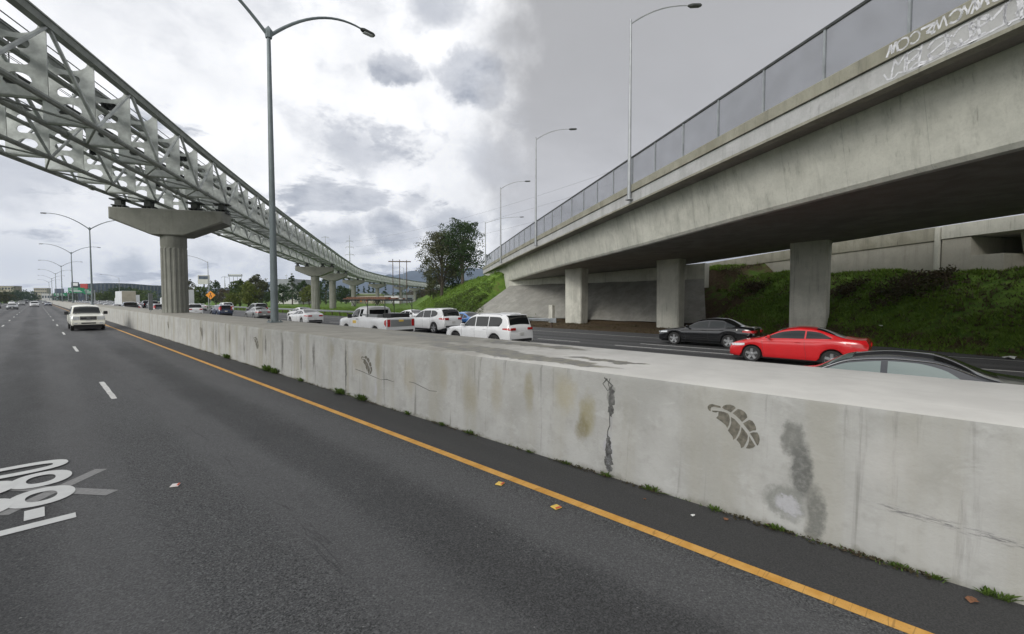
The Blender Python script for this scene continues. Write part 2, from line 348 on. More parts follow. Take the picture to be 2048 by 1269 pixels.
mat('wood_pole',(.10,.07,.05),.9,var=.3,vscale=5)
mat('sign_orange',(.80,.30,.02),.4); mat('sign_green',(.01,.24,.10),.4); mat('sign_red',(.40,.04,.035),.5); mat('sign_white',(.66,.68,.7),.5)
mat('bld_slat',(.055,.075,.11),.6,var=.4,vscale=.6); mat('bld_beige',(.36,.33,.25),.9,var=.15,vscale=.2); mat('bld_white',(.5,.5,.48),.8,var=.1,vscale=.3)
mat('bld_roof',(.22,.235,.25),.7,var=.15,vscale=.3); mat('bld_dark',(.05,.055,.06),.7); mat('win_dark',(.04,.05,.06),.2)
mat('hill_mat',(.035,.055,.075),.95,var=.35,vscale=.004)  # blue of distant haze mixed into the hill colour
mat('truck_white',(.60,.62,.64),.5,var=.08,vscale=1); mat('truck_beige',(.40,.37,.30),.6,var=.1,vscale=1)
mat('fence_mesh',(.15,.16,.185),.7,metal=.1,var=.25,vscale=1.2,alpha=.58)
mat('yellow_trash',(.62,.38,.04),.6); mat('paper',(.7,.7,.68),.8); mat('leaf_litter',(.22,.10,.05),.9,var=.4,vscale=30)
mat('marker_yel',(.72,.50,.10),.5); mat('marker_red',(.6,.10,.05),.5); mat('marker_white',(.7,.66,.64),.5)
# ================================================================ mesh helpers
class MB:
    def __init__(s): s.v=[]; s.f=[]
    def add(s,vs,fs):
        o=len(s.v); s.v+= [tuple(p) for p in vs]; s.f+=[tuple(i+o for i in q) for q in fs]; return s
    def box(s,x0,x1,y0,y1,z0,z1,M=None):
        vs=[(x,y,z) for z in (z0,z1) for (x,y) in ((x0,y0),(x1,y0),(x1,y1),(x0,y1))]
        if M is not None: vs=[tuple(M@Vector(p)) for p in vs]
        return s.add(vs,[(3,2,1,0),(4,5,6,7),(0,1,5,4),(1,2,6,5),(2,3,7,6),(3,0,4,7)])
    def bbox(s,c,h,b=.02,M=None):
        x,y,z=h; vs=[];
        for sz in (-1,1):
            for (sx_,sy_) in ((-1,-1),(1,-1),(1,1),(-1,1)):
                vs.append((c[0]+sx_*(x-b),c[1]+sy_*(y-b),c[2]+sz*z))
        for sz in (-1,1):
            for (sx_,sy_) in ((-1,-1),(1,-1),(1,1),(-1,1)):
                vs.append((c[0]+sx_*x,c[1]+sy_*y,c[2]+sz*(z-b)))
        if M is not None: vs=[tuple(M@Vector(p)) for p in vs]
        return s.add(vs,[(3,2,1,0),(4,5,6,7),(0,1,9,8),(1,2,10,9),(2,3,11,10),(3,0,8,11),(8,9,13,12),(9,10,14,13),(10,11,15,14),(11,8,12,15),(12,13,5,4),(13,14,6,5),(14,15,7,6),(15,12,4,7)])
    def tube(s,a,b,r0,r1=None,n=8,cap=True):
        r1=r0 if r1 is None else r1; a=Vector(a); b=Vector(b); d=(b-a)
        if d.length<1e-6: return s
        d.normalize(); u=d.orthogonal().normalized(); v=d.cross(u)
        vs=[]
        for c,r in ((a,r0),(b,r1)):
            for i in range(n):
                an=2*PI*i/n; vs.append(tuple(c+u*math.cos(an)*r+v*math.sin(an)*r))
        fs=[(i,(i+1)%n,n+(i+1)%n,n+i) for i in range(n)]
        if cap: fs+= [tuple(range(n-1,-1,-1)),tuple(range(n,2*n))]
        return s.add(vs,fs)
    def path(s,pts,rs,n=8):
        if not hasattr(rs,'__len__'): rs=[rs]*len(pts)
        pts=[Vector(p) for p in pts]; o=len(s.v); u=None
        for i,p in enumerate(pts):
            d=(pts[min(i+1,len(pts)-1)]-pts[max(i-1,0)]).normalized()
            u=d.orthogonal().normalized() if u is None else (u-d*u.dot(d)).normalized()
            v=d.cross(u)
            for k in range(n):
                an=2*PI*k/n; s.v.append(tuple(p+u*math.cos(an)*rs[i]+v*math.sin(an)*rs[i]))
        for i in range(len(pts)-1):
            for k in range(n): s.f.append((o+i*n+k,o+i*n+(k+1)%n,o+(i+1)*n+(k+1)%n,o+(i+1)*n+k))
        s.f.append(tuple(o+k for k in range(n-1,-1,-1))); s.f.append(tuple(o+(len(pts)-1)*n+k for k in range(n)))
        return s
    def sweep(s,prof,frames,closed=True,caps=True):
        """prof: list of (a,b) or function(i)->list; frames: list of (origin,axisA,axisB)"""
        o=len(s.v); n=None
        for i,(p,A,B) in enumerate(frames):
            pr=prof(i) if callable(prof) else prof; n=len(pr)
            for a,b in pr: s.v.append(tuple(Vector(p)+Vector(A)*a+Vector(B)*b))
        m=n if closed else n-1
        for i in range(len(frames)-1):
            for k in range(m): s.f.append((o+i*n+k,o+i*n+(k+1)%n,o+(i+1)*n+(k+1)%n,o+(i+1)*n+k))
        if caps and closed:
            s.f.append(tuple(o+k for k in range(n-1,-1,-1))); s.f.append(tuple(o+(len(frames)-1)*n+k for k in range(n)))
        return s
    def lathe(s,prof,n=16,c=(0,0,0),axis='z',cap=True):
        o=len(s.v)
        for r,z in prof:
            for i in range(n):
                an=2*PI*i/n
                p=(c[0]+r*math.cos(an),c[1]+r*math.sin(an),c[2]+z) if axis=='z' else (c[0]+z,c[1]+r*math.cos(an),c[2]+r*math.sin(an))
                s.v.append(p)
        for j in range(len(prof)-1):
            for i in range(n): s.f.append((o+j*n+i,o+j*n+(i+1)%n,o+(j+1)*n+(i+1)%n,o+(j+1)*n+i))
        if cap: s.f.append(tuple(o+i for i in range(n-1,-1,-1))); s.f.append(tuple(o+(len(prof)-1)*n+i for i in range(n)))
        return s
    def mesh(s,name,m=None,smooth=False):
        me=bpy.data.meshes.new(name); me.from_pydata(s.v,[],s.f); me.update()
        if m: me.materials.append(MATS[m] if isinstance(m,str) else m)
        if smooth:
            me.polygons.foreach_set('use_smooth',[True]*len(me.polygons))
            if smooth!='all':
                try: me.set_sharp_from_angle(angle=R(38))
                except Exception: pass
        return me
    def obj(s,name,m,parent=None,smooth=False,label=None):
        ob=bpy.data.objects.new(name,s.mesh(name,m,smooth)); COL.objects.link(ob)
        if parent is not None: ob.parent=parent
        if label: ob['label']=label
        return ob
def tag(o,label=None,cat=None,group=None,kind=None):
    if label: o['label']=label
    if cat: o['category']=cat
    if group: o['group']=group
    if kind: o['kind']=kind
    return o
def thing(name,label,cat,loc=(0,0,0),rz=0,group=None):
    o=bpy.data.objects.new(name,None); o.empty_display_size=.2; COL.objects.link(o); o.location=loc; o.rotation_euler=(0,0,rz)
    return tag(o,label,cat,group)
def struct(o,label=None,cat=None): return tag(o,label,cat,None,'structure')
def copy_tree(o,parent=None):
    c=o.copy(); COL.objects.link(c); c.parent=parent
    for ch in [x for x in o.children]: copy_tree(ch,c)
    return c
def interp(keys,x,smooth=True):
    """monotone cubic through (x,y) keys"""
    ks=keys
    if x<=ks[0][0]: return ks[0][1]
    if x>=ks[-1][0]: return ks[-1][1]
    n=len(ks); i=0
    while ks[i+1][0]<x: i+=1
    if not smooth: 
        t=(x-ks[i][0])/(ks[i+1][0]-ks[i][0]); return ks[i][1]*(1-t)+ks[i+1][1]*t
    def sl(j): return (ks[j+1][1]-ks[j][1])/(ks[j+1][0]-ks[j][0])
    def tg(j):
        if j==0: return sl(0)
        if j==n-1: return sl(n-2)
        a,b=sl(j-1),sl(j)
        return 0 if a*b<=0 else 2*a*b/(a+b)
    h=ks[i+1][0]-ks[i][0]; t=(x-ks[i][0])/h
    return (2*t**3-3*t**2+1)*ks[i][1]+(t**3-2*t**2+t)*h*tg(i)+(-2*t**3+3*t**2)*ks[i+1][1]+(t**3-t**2)*h*tg(i+1)
# ================================================================ bridge frame
BA=R(33.4); DB=Vector((math.sin(BA),math.cos(BA),0)); PB=Vector((DB.y,-DB.x,0)); UP=Vector((0,0,1))
def BP(t,p,z): return PB*p+DB*t+UP*z
def to_b(x,y): return (x*DB.x+y*DB.y, x*PB.x+y*PB.y)   # t,p
SLAB=[(-60,8.5),(-20,8.62),(0,8.56),(7,8.5),(15,8.38),(22.5,8.23),(38.7,7.92),(50,7.70),(62,7.38),(75.5,6.97),(110,6.3)]
GIRD=[(-60,6.15),(0,6.15),(10,6.10),(16.5,6.02),(24.6,5.84),(40.4,5.60),(52,5.34),(63,5.02)]
def slab(t): return interp(SLAB,t)
def gird(t): return interp(GIRD,t)
# ================================================================ ground with embankments
XT=[(-60,30),(-20,27.5),(-3,28.3),(3.5,31.4),(7,34.8),(11,37.2),(16,38.8),(22,39.4),(50,39.6),(400,39.6)]
def gh(x,y):
    if x<27: return -.03
    t,p=to_b(x,y); xt=interp(XT,y,False)
    h1=(x-xt)*(.78 if y>18 else .78-.30*min(1,(18-y)/14))
    if 13.5<y<46.5 and p<30 and x>39: h1=min(h1,(x-39.6)*.52)
    # ramp embankment beyond the abutment
    if t>60 or y>52:
        H=interp([(60,6.5),(78,6.6),(140,6.05),(260,5.0),(400,1.0),(420,0)],t,False)
        h2=(p-3.0)/1.62
        h=min(h1,h2,H)
        if p>28: h=min(h,H-(p-28)/1.8) if t>70 else h
    else:
        cap=interp([(-60,3.6),(10,3.85),(18,4.0),(36,4.68),(41,5.0),(48,6.2),(60,6.5)],t,False)
        if p<29 and t>30: cap=min(cap,4.5 if y>17.5 else cap)
        h2=(p-3.0)/1.62 if t>45 else 99
        h=min(h1,cap,h2)
        if 29<p<33 and t>36 : h=min(h1,max(cap,5.9-(33-p)*.2))
    if h<=0: return -.03
    s=math.sin(x*1.7+y*.9)*.10+math.sin(x*.6-y*1.3)*.13+math.sin(x*3.1+y*2.3)*.04
    return max(-.03,h+s*min(1,h))
xs=[-6000,-3000,-1500,-700,-300,-120,-40,0,20,27]+[27+.75*i for i in range(1,60)]+[72+3*i for i in range(60)]+[260,300,360,450,700,1500,3000,6000]
ys=[-400,-150,-60]+[-30+1.0*i for i in range(100)]+[70+4*i for i in range(50)]+[290,330,400,600,1200,2500,5000,7000]
xs=sorted(set(xs)); ys=sorted(set(ys))
g_=MB(); g_.v=[(x,y,gh(x,y)) for y in ys for x in xs]; nx=len(xs)
g_.f=[(j*nx+i,j*nx+i+1,(j+1)*nx+i+1,(j+1)*nx+i) for j in range(len(ys)-1) for i in range(nx-1)]
struct(g_.obj('ground','ground_mat',smooth='all'))
# ---- roads
def strip(mb,x0,x1,y0,y1,z): return mb.add([(x0,y0,z),(x1,y0,z),(x1,y1,z),(x0,y1,z)],[(0,1,2,3)])
struct(strip(MB(),-12.5,5.6,-60,1500,0.).obj('road','asphalt'))
struct(strip(MB(),7.9,30.2,-60,1500,0.).obj('road','asphalt'))
# ---- painted markings (each colour family one sheet; stuff past counting is avoided by building near dashes singly)
ym=MB(); strip(ym,4.40,4.53,-20,700,.004); struct(ym.obj('yellow_edge_line','line_yellow'))
def marks(lines,name,m,z=.004):
    mb=MB()
    for a in lines: strip(mb,*a,z)
    return struct(mb.obj(name,m))
def ragged(mb,x0,x1,y0,y1,z=.004):
    n=10; L=[(x0+random.uniform(-.008,.008),y0+(y1-y0)*i/n,z) for i in range(n+1)]; Rr=[(x1+random.uniform(-.008,.008),y0+(y1-y0)*i/n,z) for i in range(n+1)]
    o=len(mb.v); mb.v+=L+Rr; mb.f+=[(o+i,o+n+1+i,o+n+2+i,o+i+1) for i in range(n)]
for X0,off in ((1.27,14.9),(-2.2,2.6),(-5.7,9.1)):
    mb=MB(); k=0
    while True:
        y=off+14.63*k
        if y>420: break
        ragged(mb,X0-.055,X0+.055,y,y+3.3); k+=1
    struct(mb.obj('lane_dashes','line_white'))
marks([(-9.35,-9.22,-30,600)],'white_edge_line','line_white')
for X0,off in ((11.7,3.),(14.9,9.),(18.2,5.)):
    mb=MB(); k=-1
    while off+14.63*k<420: ragged(mb,X0-.055,X0+.055,off+14.63*k,off+14.63*k+3.3); k+=1
    struct(mb.obj('lane_dashes','line_white'))
mb=MB(); ragged(mb,21.3,21.45,-30,12.6); k=0
while 15+14.6*k<400: ragged(mb,21.5,21.62,15+14.6*k,18.2+14.6*k); k+=1
ragged(mb,23.0,23.15,-30,12.); struct(mb.obj('exit_lane_lines','line_white'))
mb=MB(); strip(mb,27.0,27.13,-60,60,.004); strip(mb,27.0,27.13,60,600,.004); strip(mb,8.9,9.02,-30,-1,.004); struct(mb.obj('white_edge_line','line_white'))
marks([(8.7,8.82,-30,600)],'yellow_edge_line','line_yellow')
# ================================================================ median barrier
bx0,bx1,bh=5.50,8.10,1.47
pr=[(bx0-.03,0),(bx0,.06),(bx0+.02,bh-.09),(bx0+.045,bh-.03),(bx0+.11,bh),(bx1-.11,bh+.01),(bx1-.045,bh-.02),(bx1-.02,bh-.08),(bx1,.06),(bx1+.03,0)]
yy=[-40+.9*i for i in range(160)]+[110+10*i for i in range(60)]
bm=MB(); bm.sweep(pr[::-1],[(Vector((0,y,0)),Vector((1,0,0)),UP) for y in yy])
barrier=thing('median_barrier','long stained concrete median barrier with a broad flat top, running beside the yellow line','barrier')
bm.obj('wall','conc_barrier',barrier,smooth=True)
# leaf emblem stencilled into the wall (u right, v up, from the near one)
def poly(mb,pts,x,y0,z0,sy,sz,dz=0):
    vs=[(x,y0-u*sy,z0+v*sz) for u,v in pts]; mb.add(vs,[tuple(range(len(vs)))])
LEAF=[ # segments of the leaf in px of the enlarged photo (u,v down)
 [(205,208),(190,205),(178,190),(178,172),(192,156),(215,148),(285,155),(288,170),(228,168),(208,178),(203,190)],
 [(215,202),(262,196),(300,196),(300,200),(268,202),(250,212),(222,212)],
 [(298,165),(310,148),(335,135),(365,130),(395,137),(408,150),(388,172),(370,192),(340,180),(318,176)],
 [(425,155),(455,158),(480,172),(495,190),(500,210),(480,232),(460,252),(438,232),(412,212),(385,195),(405,175)],
 [(515,225),(540,232),(558,255),(568,280),(568,298),(545,303),(520,318),(500,298),(482,278),(468,262),(490,245)],
 [(578,312),(592,335),(597,365),(592,395),(580,415),(560,385),(542,355),(522,330),(548,316)],
 [(270,204),(310,196),(345,202),(358,220),(364,250),(358,290),(345,322),(330,300),(300,280),(275,268),(252,256),(268,235)],
 [(372,228),(400,240),(425,262),(448,285),(442,320),(428,355),(412,390),(395,406),(388,380),(370,362),(350,340),(366,310),(376,275)],
 [(458,292),(480,315),(500,335),(508,352),(504,385),(492,415),(478,445),(458,460),(450,430),(432,412),(420,402),(440,365),(452,330)],
 [(518,352),(530,372),(548,395),(565,418),(548,438),(520,450),(494,452),(508,425),(518,390)]]
def emblem(y,z,s=1.0,blur=False):
    mb=MB()
    for seg in LEAF: poly(mb,[((u-178)/420,-(v-130)/330) for u,v in seg],bx0-.004,y,z,.50*s,.42*s)
    # follow the face, 4 mm proud of it
    mb.v=[(bx0+.02*(vz-.06)/(bh-.15)-.004,vy,vz) for vx,vy,vz in mb.v]
    return mb.obj('leaf_emblem','emblem',barrier)
emblem(1.98,1.27,1.15)
for y in (10.38,18.45,26.5,34.6): emblem(y,1.10,1.05)
def crack(pts,wd,m='crack'):
    mb=MB(); n=len(pts); up=[];dn=[]
    for i,(y,z) in enumerate(pts):
        q=wd*random.uniform(.5,1.3)*(1 if wd<.05 else min(1,.12+1.6*math.sin(PI*i/(n-1))))
        a=pts[max(i-1,0)];b=pts[min(i+1,n-1)]; d=Vector((b[0]-a[0],b[1]-a[1])).normalized(); nn=Vector((-d.y,d.x))*q*.5
        up.append((y+nn.x,z+nn.y)); dn.append((y-nn.x,z-nn.y))
    for i in range(n-1):
        vs=[up[i],dn[i],dn[i+1],up[i+1]]
        mb.add([(bx0+.02*(z-.06)/(bh-.15)-.003,y,z) for y,z in vs],[(0,1,2,3)])
    return mb.obj('crack' if wd<.05 else 'repair_patch',m,barrier)
mat('crack',(.10,.10,.095),.9,var=.3,vscale=30); mat('patch_grey',(.33,.335,.345),.9,var=.3,vscale=15)
mat('patch_dark',(.135,.135,.13),.9,var=.5,vscale=12)
def jit(y,z0,z1,n,a): return [(y+random.uniform(-a,a),z0+(z1-z0)*i/n) for i in range(n+1)]
crack(jit(3.33,.05,1.38,16,.03),.012); crack(jit(11.2,.05,1.38,14,.03),.016); crack(jit(15.7,.05,1.38,12,.03),.02)
crack([(8.9,.62),(9.2,.64),(9.45,.60),(9.75,.63),(10.05,.66),(10.3,.69),(10.7,.72)],.012); crack([(7.3,.63),(7.55,.61),(7.85,.66),(8.1,.7),(8.3,.70)],.010)
crack(jit(3.30,.84,1.28,22,.014),.085,'patch_dark'); crack(jit(3.33,.02,.56,24,.014),.125,'patch_dark'); crack(jit(3.335,.05,.46,20,.008),.065,'patch_grey')
crack([(3.42,1.38),(3.28,1.28),(3.36,1.20),(3.44,1.29),(3.37,1.37)],.02)
# ================================================================ map viewer's road-name overlay, added as lane paint, 5-glyph, reads up the road
def ribbon(mb,pts,wd,z,closed=False):
    n=len(pts); L=[];Q=[]
    for i in range(n):
        a=pts[(i-1)%n] if closed else pts[max(i-1,0)]; b=pts[(i+1)%n] if closed else pts[min(i+1,n-1)]
        d=Vector((b[0]-a[0],b[1]-a[1])).normalized(); q=Vector((-d.y,d.x))*wd*.5
        L.append((pts[i][0]+q.x,pts[i][1]+q.y,z)); Q.append((pts[i][0]-q.x,pts[i][1]-q.y,z))
    o=len(mb.v); mb.v+=L+Q
    for i in range(n if closed else n-1):
        j=(i+1)%n; mb.f.append((o+i,o+n+i,o+n+j,o+j))
def ell(cx,cy,rx,ry,n=28,p=2.0): return [(cx+rx*math.copysign(abs(math.cos(a))**(2/p),math.cos(a)),cy+ry*math.copysign(abs(math.sin(a))**(2/p),math.sin(a))) for a in [2*PI*i/n for i in range(n)]]
txt=MB(); BX=.24; ZT=.006; SW=.165
def g2(u,v): return (BX-v,u)        # u: reading direction (+Y), v: letter up (-X)
def gl(pts,closed=True):
    global ZT
    ZT+=.0015; ribbon(txt,[g2(*q) for q in pts],SW,ZT,closed)
gl([(7.17,0),(7.17,1.05)],False)
gl([(7.38,.33),(7.72,.33)],False)
for u in (8.15,8.93): 
    gl(ell(u,.27,.265,.225,26,2.2)); gl(ell(u,.79,.24,.205,26,2.2))
gl(ell(9.62,.52,.20,.46,34,2.6))
struct(txt.obj('overlay_lettering','label_white'))
ar=MB()  # viewer's cross-shaped overlay mark, added as flat grey bars
def bar(a,b,wd):
    ribbon(ar,[a,b],wd,.003)
bar((.58,8.86),(-.36,7.80),.17); 
ar2=MB(); ar,ar_=ar2,ar; bar((.60,7.66),(-.36,8.92),.17)
ar2.v=[(x,y,.0045) for x,y,z in ar2.v]
struct(ar_.obj('overlay_cross','overlay_grey')); struct(ar2.obj('overlay_cross','overlay_grey'))
# ================================================================ reflective road markers and litter
def marker(x,y,m1,m2,label,rz=0):
    t=thing('road_marker',label,'road marker',(x,y,.004),rz,'reflective markers glued to the lane lines')
    MB().bbox((0,0,.009),(.05,.05,.009),.008).obj('base',m1,t); MB().bbox((0,-.035,.013),(.042,.012,.010),.004).obj('reflector',m2,t)
marker(4.22,4.22,'marker_yel','marker_red','small yellow and red reflective marker beside the yellow line, the farther of two',.3)
marker(4.20,3.25,'marker_yel','marker_red','small yellow and red reflective marker beside the yellow line, the nearer of two',-.2)
marker(1.2,7.33,'marker_white','marker_red','white and red reflective marker lying in the lane right of the lettering',1.1)
def scrap(x,y,s,m,name,label,cat,h=.02):
    mb=MB(); n=9; vs=[(0,0,h)]+[(s*random.uniform(.5,1.2)*math.cos(a),s*random.uniform(.4,1.)*math.sin(a),random.uniform(.003,h)) for a in [2*PI*i/n for i in range(n)]]
    mb.add(vs,[(0,1+i,1+(i+1)%n) for i in range(n)]+[tuple(range(n,0,-1))])
    o=mb.obj(name,m); o.location=(x,y,.003); return tag(o,label,cat,'litter on the shoulder beside the barrier')
from math import atan2
def gpx(px,py,z=0.):
    d=dirpx(px,py); k=(z-CH)/d.z; return (d.x*k,d.y*k)
for (px,py,s,m,nm,lb,ct) in ((1386,1033,.035,'paper','paper_scrap','crumpled white paper scrap on the shoulder asphalt','litter'),
  (1452,1040,.03,'leaf_litter','dead_leaf','small reddish dead leaf beside the white paper scrap','leaf'),
  (1290,1000,.025,'leaf_litter','dead_leaf','tiny brown dead leaf on the shoulder left of the white scrap','leaf'),
  (1945,1203,.055,'leaf_litter','dead_leaf','large curled brown dead leaf near the foot of the barrier at the right edge','leaf'),
  (1535,1052,.03,'leaf_litter','dead_leaf','dry orange leaf against the barrier foot under the big dark stain','leaf'),
  (765,810,.06,'paper','paper_scrap','pale paper scrap by weeds at the barrier foot','litter')):
    x,y=gpx(px,py); scrap(x,y,s,m,nm,lb,ct)
tb=MB(); 
# ---- weeds along the barrier foot
WEED=[]
def weed(x,y,s,label,n=60):
    mb=MB()
    for i in range(n):
        a=random.uniform(0,2*PI); r=abs(random.gauss(0,.5))*s; h=random.uniform(.15,1)*s*1.0
        bx=Vector((random.uniform(-.25,.25)*s,random.uniform(-.6,.6)*s,0)); tip=bx+Vector((math.cos(a)*r,math.sin(a)*r*1.4,h)); d=Vector((-math.sin(a),math.cos(a),0))*s*random.uniform(.05,.13); md=bx.lerp(tip,.6)+Vector((0,0,s*.08))
        mb.add([bx,md+d,tip,md-d],[(0,1,2,3)])
    o=mb.obj('weed','leaf_weed'); o.location=(x,y,0); o.scale=(.75,.95,.62); tag(o,label,'weed','weeds growing along the barrier foot')
for (px,py,s,lb) in ((1433,1018,.09,'small bright weed tuft at the barrier foot below the leaf emblem'),(1308,978,.13,'taller two-stemmed weed at the barrier foot left of the near leaf emblem'),
   (1222,948,.12,'weed tuft at the foot of the cracked joint in the barrier'),(1130,930,.08,'low weed sprig at the barrier foot left of the cracked joint'),
   (1560,1058,.11,'weed sprig at the barrier foot under the big dark stain'),(1800,1136,.09,'low weed clump at the barrier foot right of the big dark stain'),
   (1990,1190,.13,'dark weed clump at the barrier foot at the right edge of the view'),(1870,1160,.08,'small weed near the right end of the barrier foot'),
   (940,868,.13,'long low weed clump at the barrier foot midway along the wall'),(890,850,.12,'weed clump just beyond the long low one at the barrier foot'),(820,828,.13,'weed clump at the barrier foot below the pale patch'),
   (730,800,.27,'leafy weed at the barrier foot below the second leaf emblem'),(688,787,.28,'bushy weed at the barrier foot left of the second leaf emblem'),
   (567,745,.33,'bushy weed, right one of the pair at the barrier foot'),(548,741,.36,'bushy weed, left one of the pair at the barrier foot'),
   (465,716,.34,'lone leafy weed at the barrier foot below the farther emblem'),(610,762,.18,'low weed right of the bushy pair at the barrier foot'),(1060,905,.08,'tiny weed sprig at the wall foot')):
    x,y=gpx(px,py); weed(5.44,y,s,lb,int(40+s*150))
# thin line of dead leaves and moss at the wall foot: uncountable
mb=MB()
for i in range(3800):
    y=-1.5+40*random.random()**1.7; x=5.47-abs(random.gauss(0,.045)); s=random.uniform(.006,.02); a=random.uniform(0,PI); c,d=math.cos(a)*s,math.sin(a)*s; z=random.uniform(.004,.025)
    if math.sin(y*2.1)+math.sin(y*5.3)+random.uniform(-1,1)<.1: continue
    mb.add([(x-c,y-d,z),(x+d,y-c,z+random.uniform(0,.02)),(x+c,y+d,z),(x-d,y+c,z+random.uniform(0,.012))],[(0,1,2,3)])
tag(mb.obj('leaf_litter_strip','leaf_brown'),kind='stuff')
mb=MB()
for i in range(1100):
    y=-1.5+34*random.random()**1.6; x=5.47-abs(random.gauss(0,.03)); s=random.uniform(.01,.03); a=random.uniform(0,2*PI)
    if math.sin(y*1.3+1)+math.sin(y*3.7)+random.uniform(-1,1)<.6: continue
    mb.add([(x,y-s*.3,.002),(x,y+s*.3,.002),(x+math.cos(a)*s,y+math.sin(a)*s,s*1.5)],[(0,1,2)])
tag(mb.obj('moss','leaf_weed'),kind='stuff')
#@@PART2
# ================================================================ overpass
def frange(a,b,s):
    o=[];x=a
    while x<b-1e-6: o.append(x); x+=s
    return o+[b]
over=thing('overpass','concrete box girder overpass with a mesh fence crossing above the right carriageway','overpass')
ts=frange(-60,78,2.0)
def fr(tl,pf,zf): return [(BP(t,pf(t),zf(t)),PB,UP) for t in tl]
DW=28.6-13.0
# deck slab with the near overhang; section relative to (p=13, z=slab)
mb=MB(); mb.sweep([(.06,0),(DW-.06,.52),(DW-.06,.95),(.35,.55),(.06,.50)],fr(ts,lambda t:13,slab)); mb.obj('deck','conc_bridge',over)
mb=MB(); mb.sweep([(.03,-.03),(.30,-.03),(.30,.60),(.03,.58)],[(BP(t,13,slab(t)+.02),PB,UP) for t in ts]); mb.obj('fascia','conc_buffed',over)
mb=MB(); mb.sweep([(-.0,-.10),(.34,-.10),(.34,.04),(.06,.02),(.0,.0)],[(BP(t,13,slab(t)),PB,UP) for t in ts]); mb.obj('drip_edge','conc_coping',over)
mb=MB(); mb.sweep([(-.05,.62),(.38,.62),(.38,1.02),(.36,1.04),(-.03,1.04),(-.05,1.02)],[(BP(t,13,slab(t)),PB,UP) for t in ts]); mb.obj('coping','conc_coping',over)
# box girder
tg=[t for t in ts if t<=62]+[63.0]
def gsec(i):
    t=tg[i]; top=slab(t)-.06; b=gird(t)
    return [(.95,top),(1.35,b+.16),(1.45,b+.03),(1.62,b),(14.6,b+.36),(15.0,top+.45)]
mb=MB(); o=len(mb.v)
for i,t in enumerate(tg):
    for a,z in gsec(i): mb.v.append(tuple(BP(t,13+a,z)))
n=6
face=MB(); face.v=list(mb.v); soff=MB(); soff.v=list(mb.v)
for i in range(len(tg)-1):
    for k in range(5):
        q=(i*n+k,i*n+k+1,(i+1)*n+k+1,(i+1)*n+k)
        (soff if k==3 else face).f.append(q)
face.f.append(tuple(range(n))); face.f.append(tuple((len(tg)-1)*n+k for k in range(n-1,-1,-1)))
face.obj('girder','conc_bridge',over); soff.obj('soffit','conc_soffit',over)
# overhang underside
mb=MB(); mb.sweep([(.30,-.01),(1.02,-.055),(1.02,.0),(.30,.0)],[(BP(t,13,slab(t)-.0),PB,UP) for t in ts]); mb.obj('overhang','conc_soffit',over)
# bent columns
for (x,y) in ((34.6,6.1),(38.3,17.1),(38.7,27.4)):
    mb=MB(); lx,ly,cc=.66,1.0,.10
    prof=[(-lx,-ly+cc),(-lx+cc,-ly),(lx-cc,-ly),(lx,-ly+cc),(lx,ly-cc),(lx-cc,ly),(-lx+cc,ly),(-lx,ly-cc)]
    t_,p_=to_b(x,y); topz=gird(t_)+.36*(p_-14.6)/13+.05
    A=Vector((1,0,0)); B=Vector((0,1,0))
    mb.sweep(prof,[(Vector((x,y,-.2)),A,B),(Vector((x,y,topz-1.5)),A*1.02,B*1.02),(Vector((x,y,topz)),A*1.04,B*1.06)]); mb.obj('column','conc_bridge',over)
# abutment: seat wall parallel to the freeway, wing wall, sloped paving
mb=MB(); 
def wall(mb,pts,th,z0f,z1f):
    for i in range(len(pts)-1):
        a=Vector(pts[i]);b=Vector(pts[i+1]); d=(b-a).normalized(); nn=Vector((-d.y,d.x,0))*th
        a0,b0=z0f(a),z0f(b); a1,b1=z1f(a),z1f(b)
        vs=[(a.x,a.y,a0),(b.x,b.y,b0),(b.x+nn.x,b.y+nn.y,b0),(a.x+nn.x,a.y+nn.y,a0),(a.x,a.y,a1),(b.x,b.y,b1),(b.x+nn.x,b.y+nn.y,b1),(a.x+nn.x,a.y+nn.y,a1)]
        mb.add(vs,[(3,2,1,0),(4,5,6,7),(0,1,5,4),(1,2,6,5),(2,3,7,6),(3,0,4,7)])
def sofz(v):
    t,p=to_b(v.x,v.y); return gird(min(t,63))+.36*max(0,p-14.6)/13-.01
c0=BP(63,14.3,0); c1=BP(38.6,28.2,0)
wall(mb,[c0+Vector((.05,0,0)),c1+Vector((.3,0,0))],1.0,lambda v:3.6,sofz); mb.obj('abutment_wall','conc_bridge',over)
mb=MB(); wpts=[BP(63.02,14.25,0),BP(77,13.15,0)]
wall(mb,[wpts[0],wpts[1]],-.5,lambda v: 3.9 if to_b(v.x,v.y)[0]<70 else 5.2,lambda v: slab(to_b(v.x,v.y)[0])-.02); mb.obj('wing_wall','conc_bridge',over)
mb=MB(); N=26; M_=12
for i in range(N+1):
    f=i/N; 
    yb=45.5+(14.6-45.5)*f; ytop=c0.y-.1+(c1.y-c0.y+.1)*f; xtop=c0.x+.12+(c1.x-c0.x)*f; 
    for j in range(M_+1):
        g=j/M_; x=39.9+(xtop-39.9)*g; y=yb+(ytop-yb)*g+ (2.2*(1-g) if i==0 else 0)*0
        z=.32+(4.42-.32)*g+.03*math.sin(y*1.3+g*4); mb.v.append((x,y,z))
for i in range(N):
    for j in range(M_): mb.f.append((i*(M_+1)+j,i*(M_+1)+j+1,(i+1)*(M_+1)+j+1,(i+1)*(M_+1)+j))
struct(tag(mb.obj('slope_paving','conc_paving',smooth=True)),None)
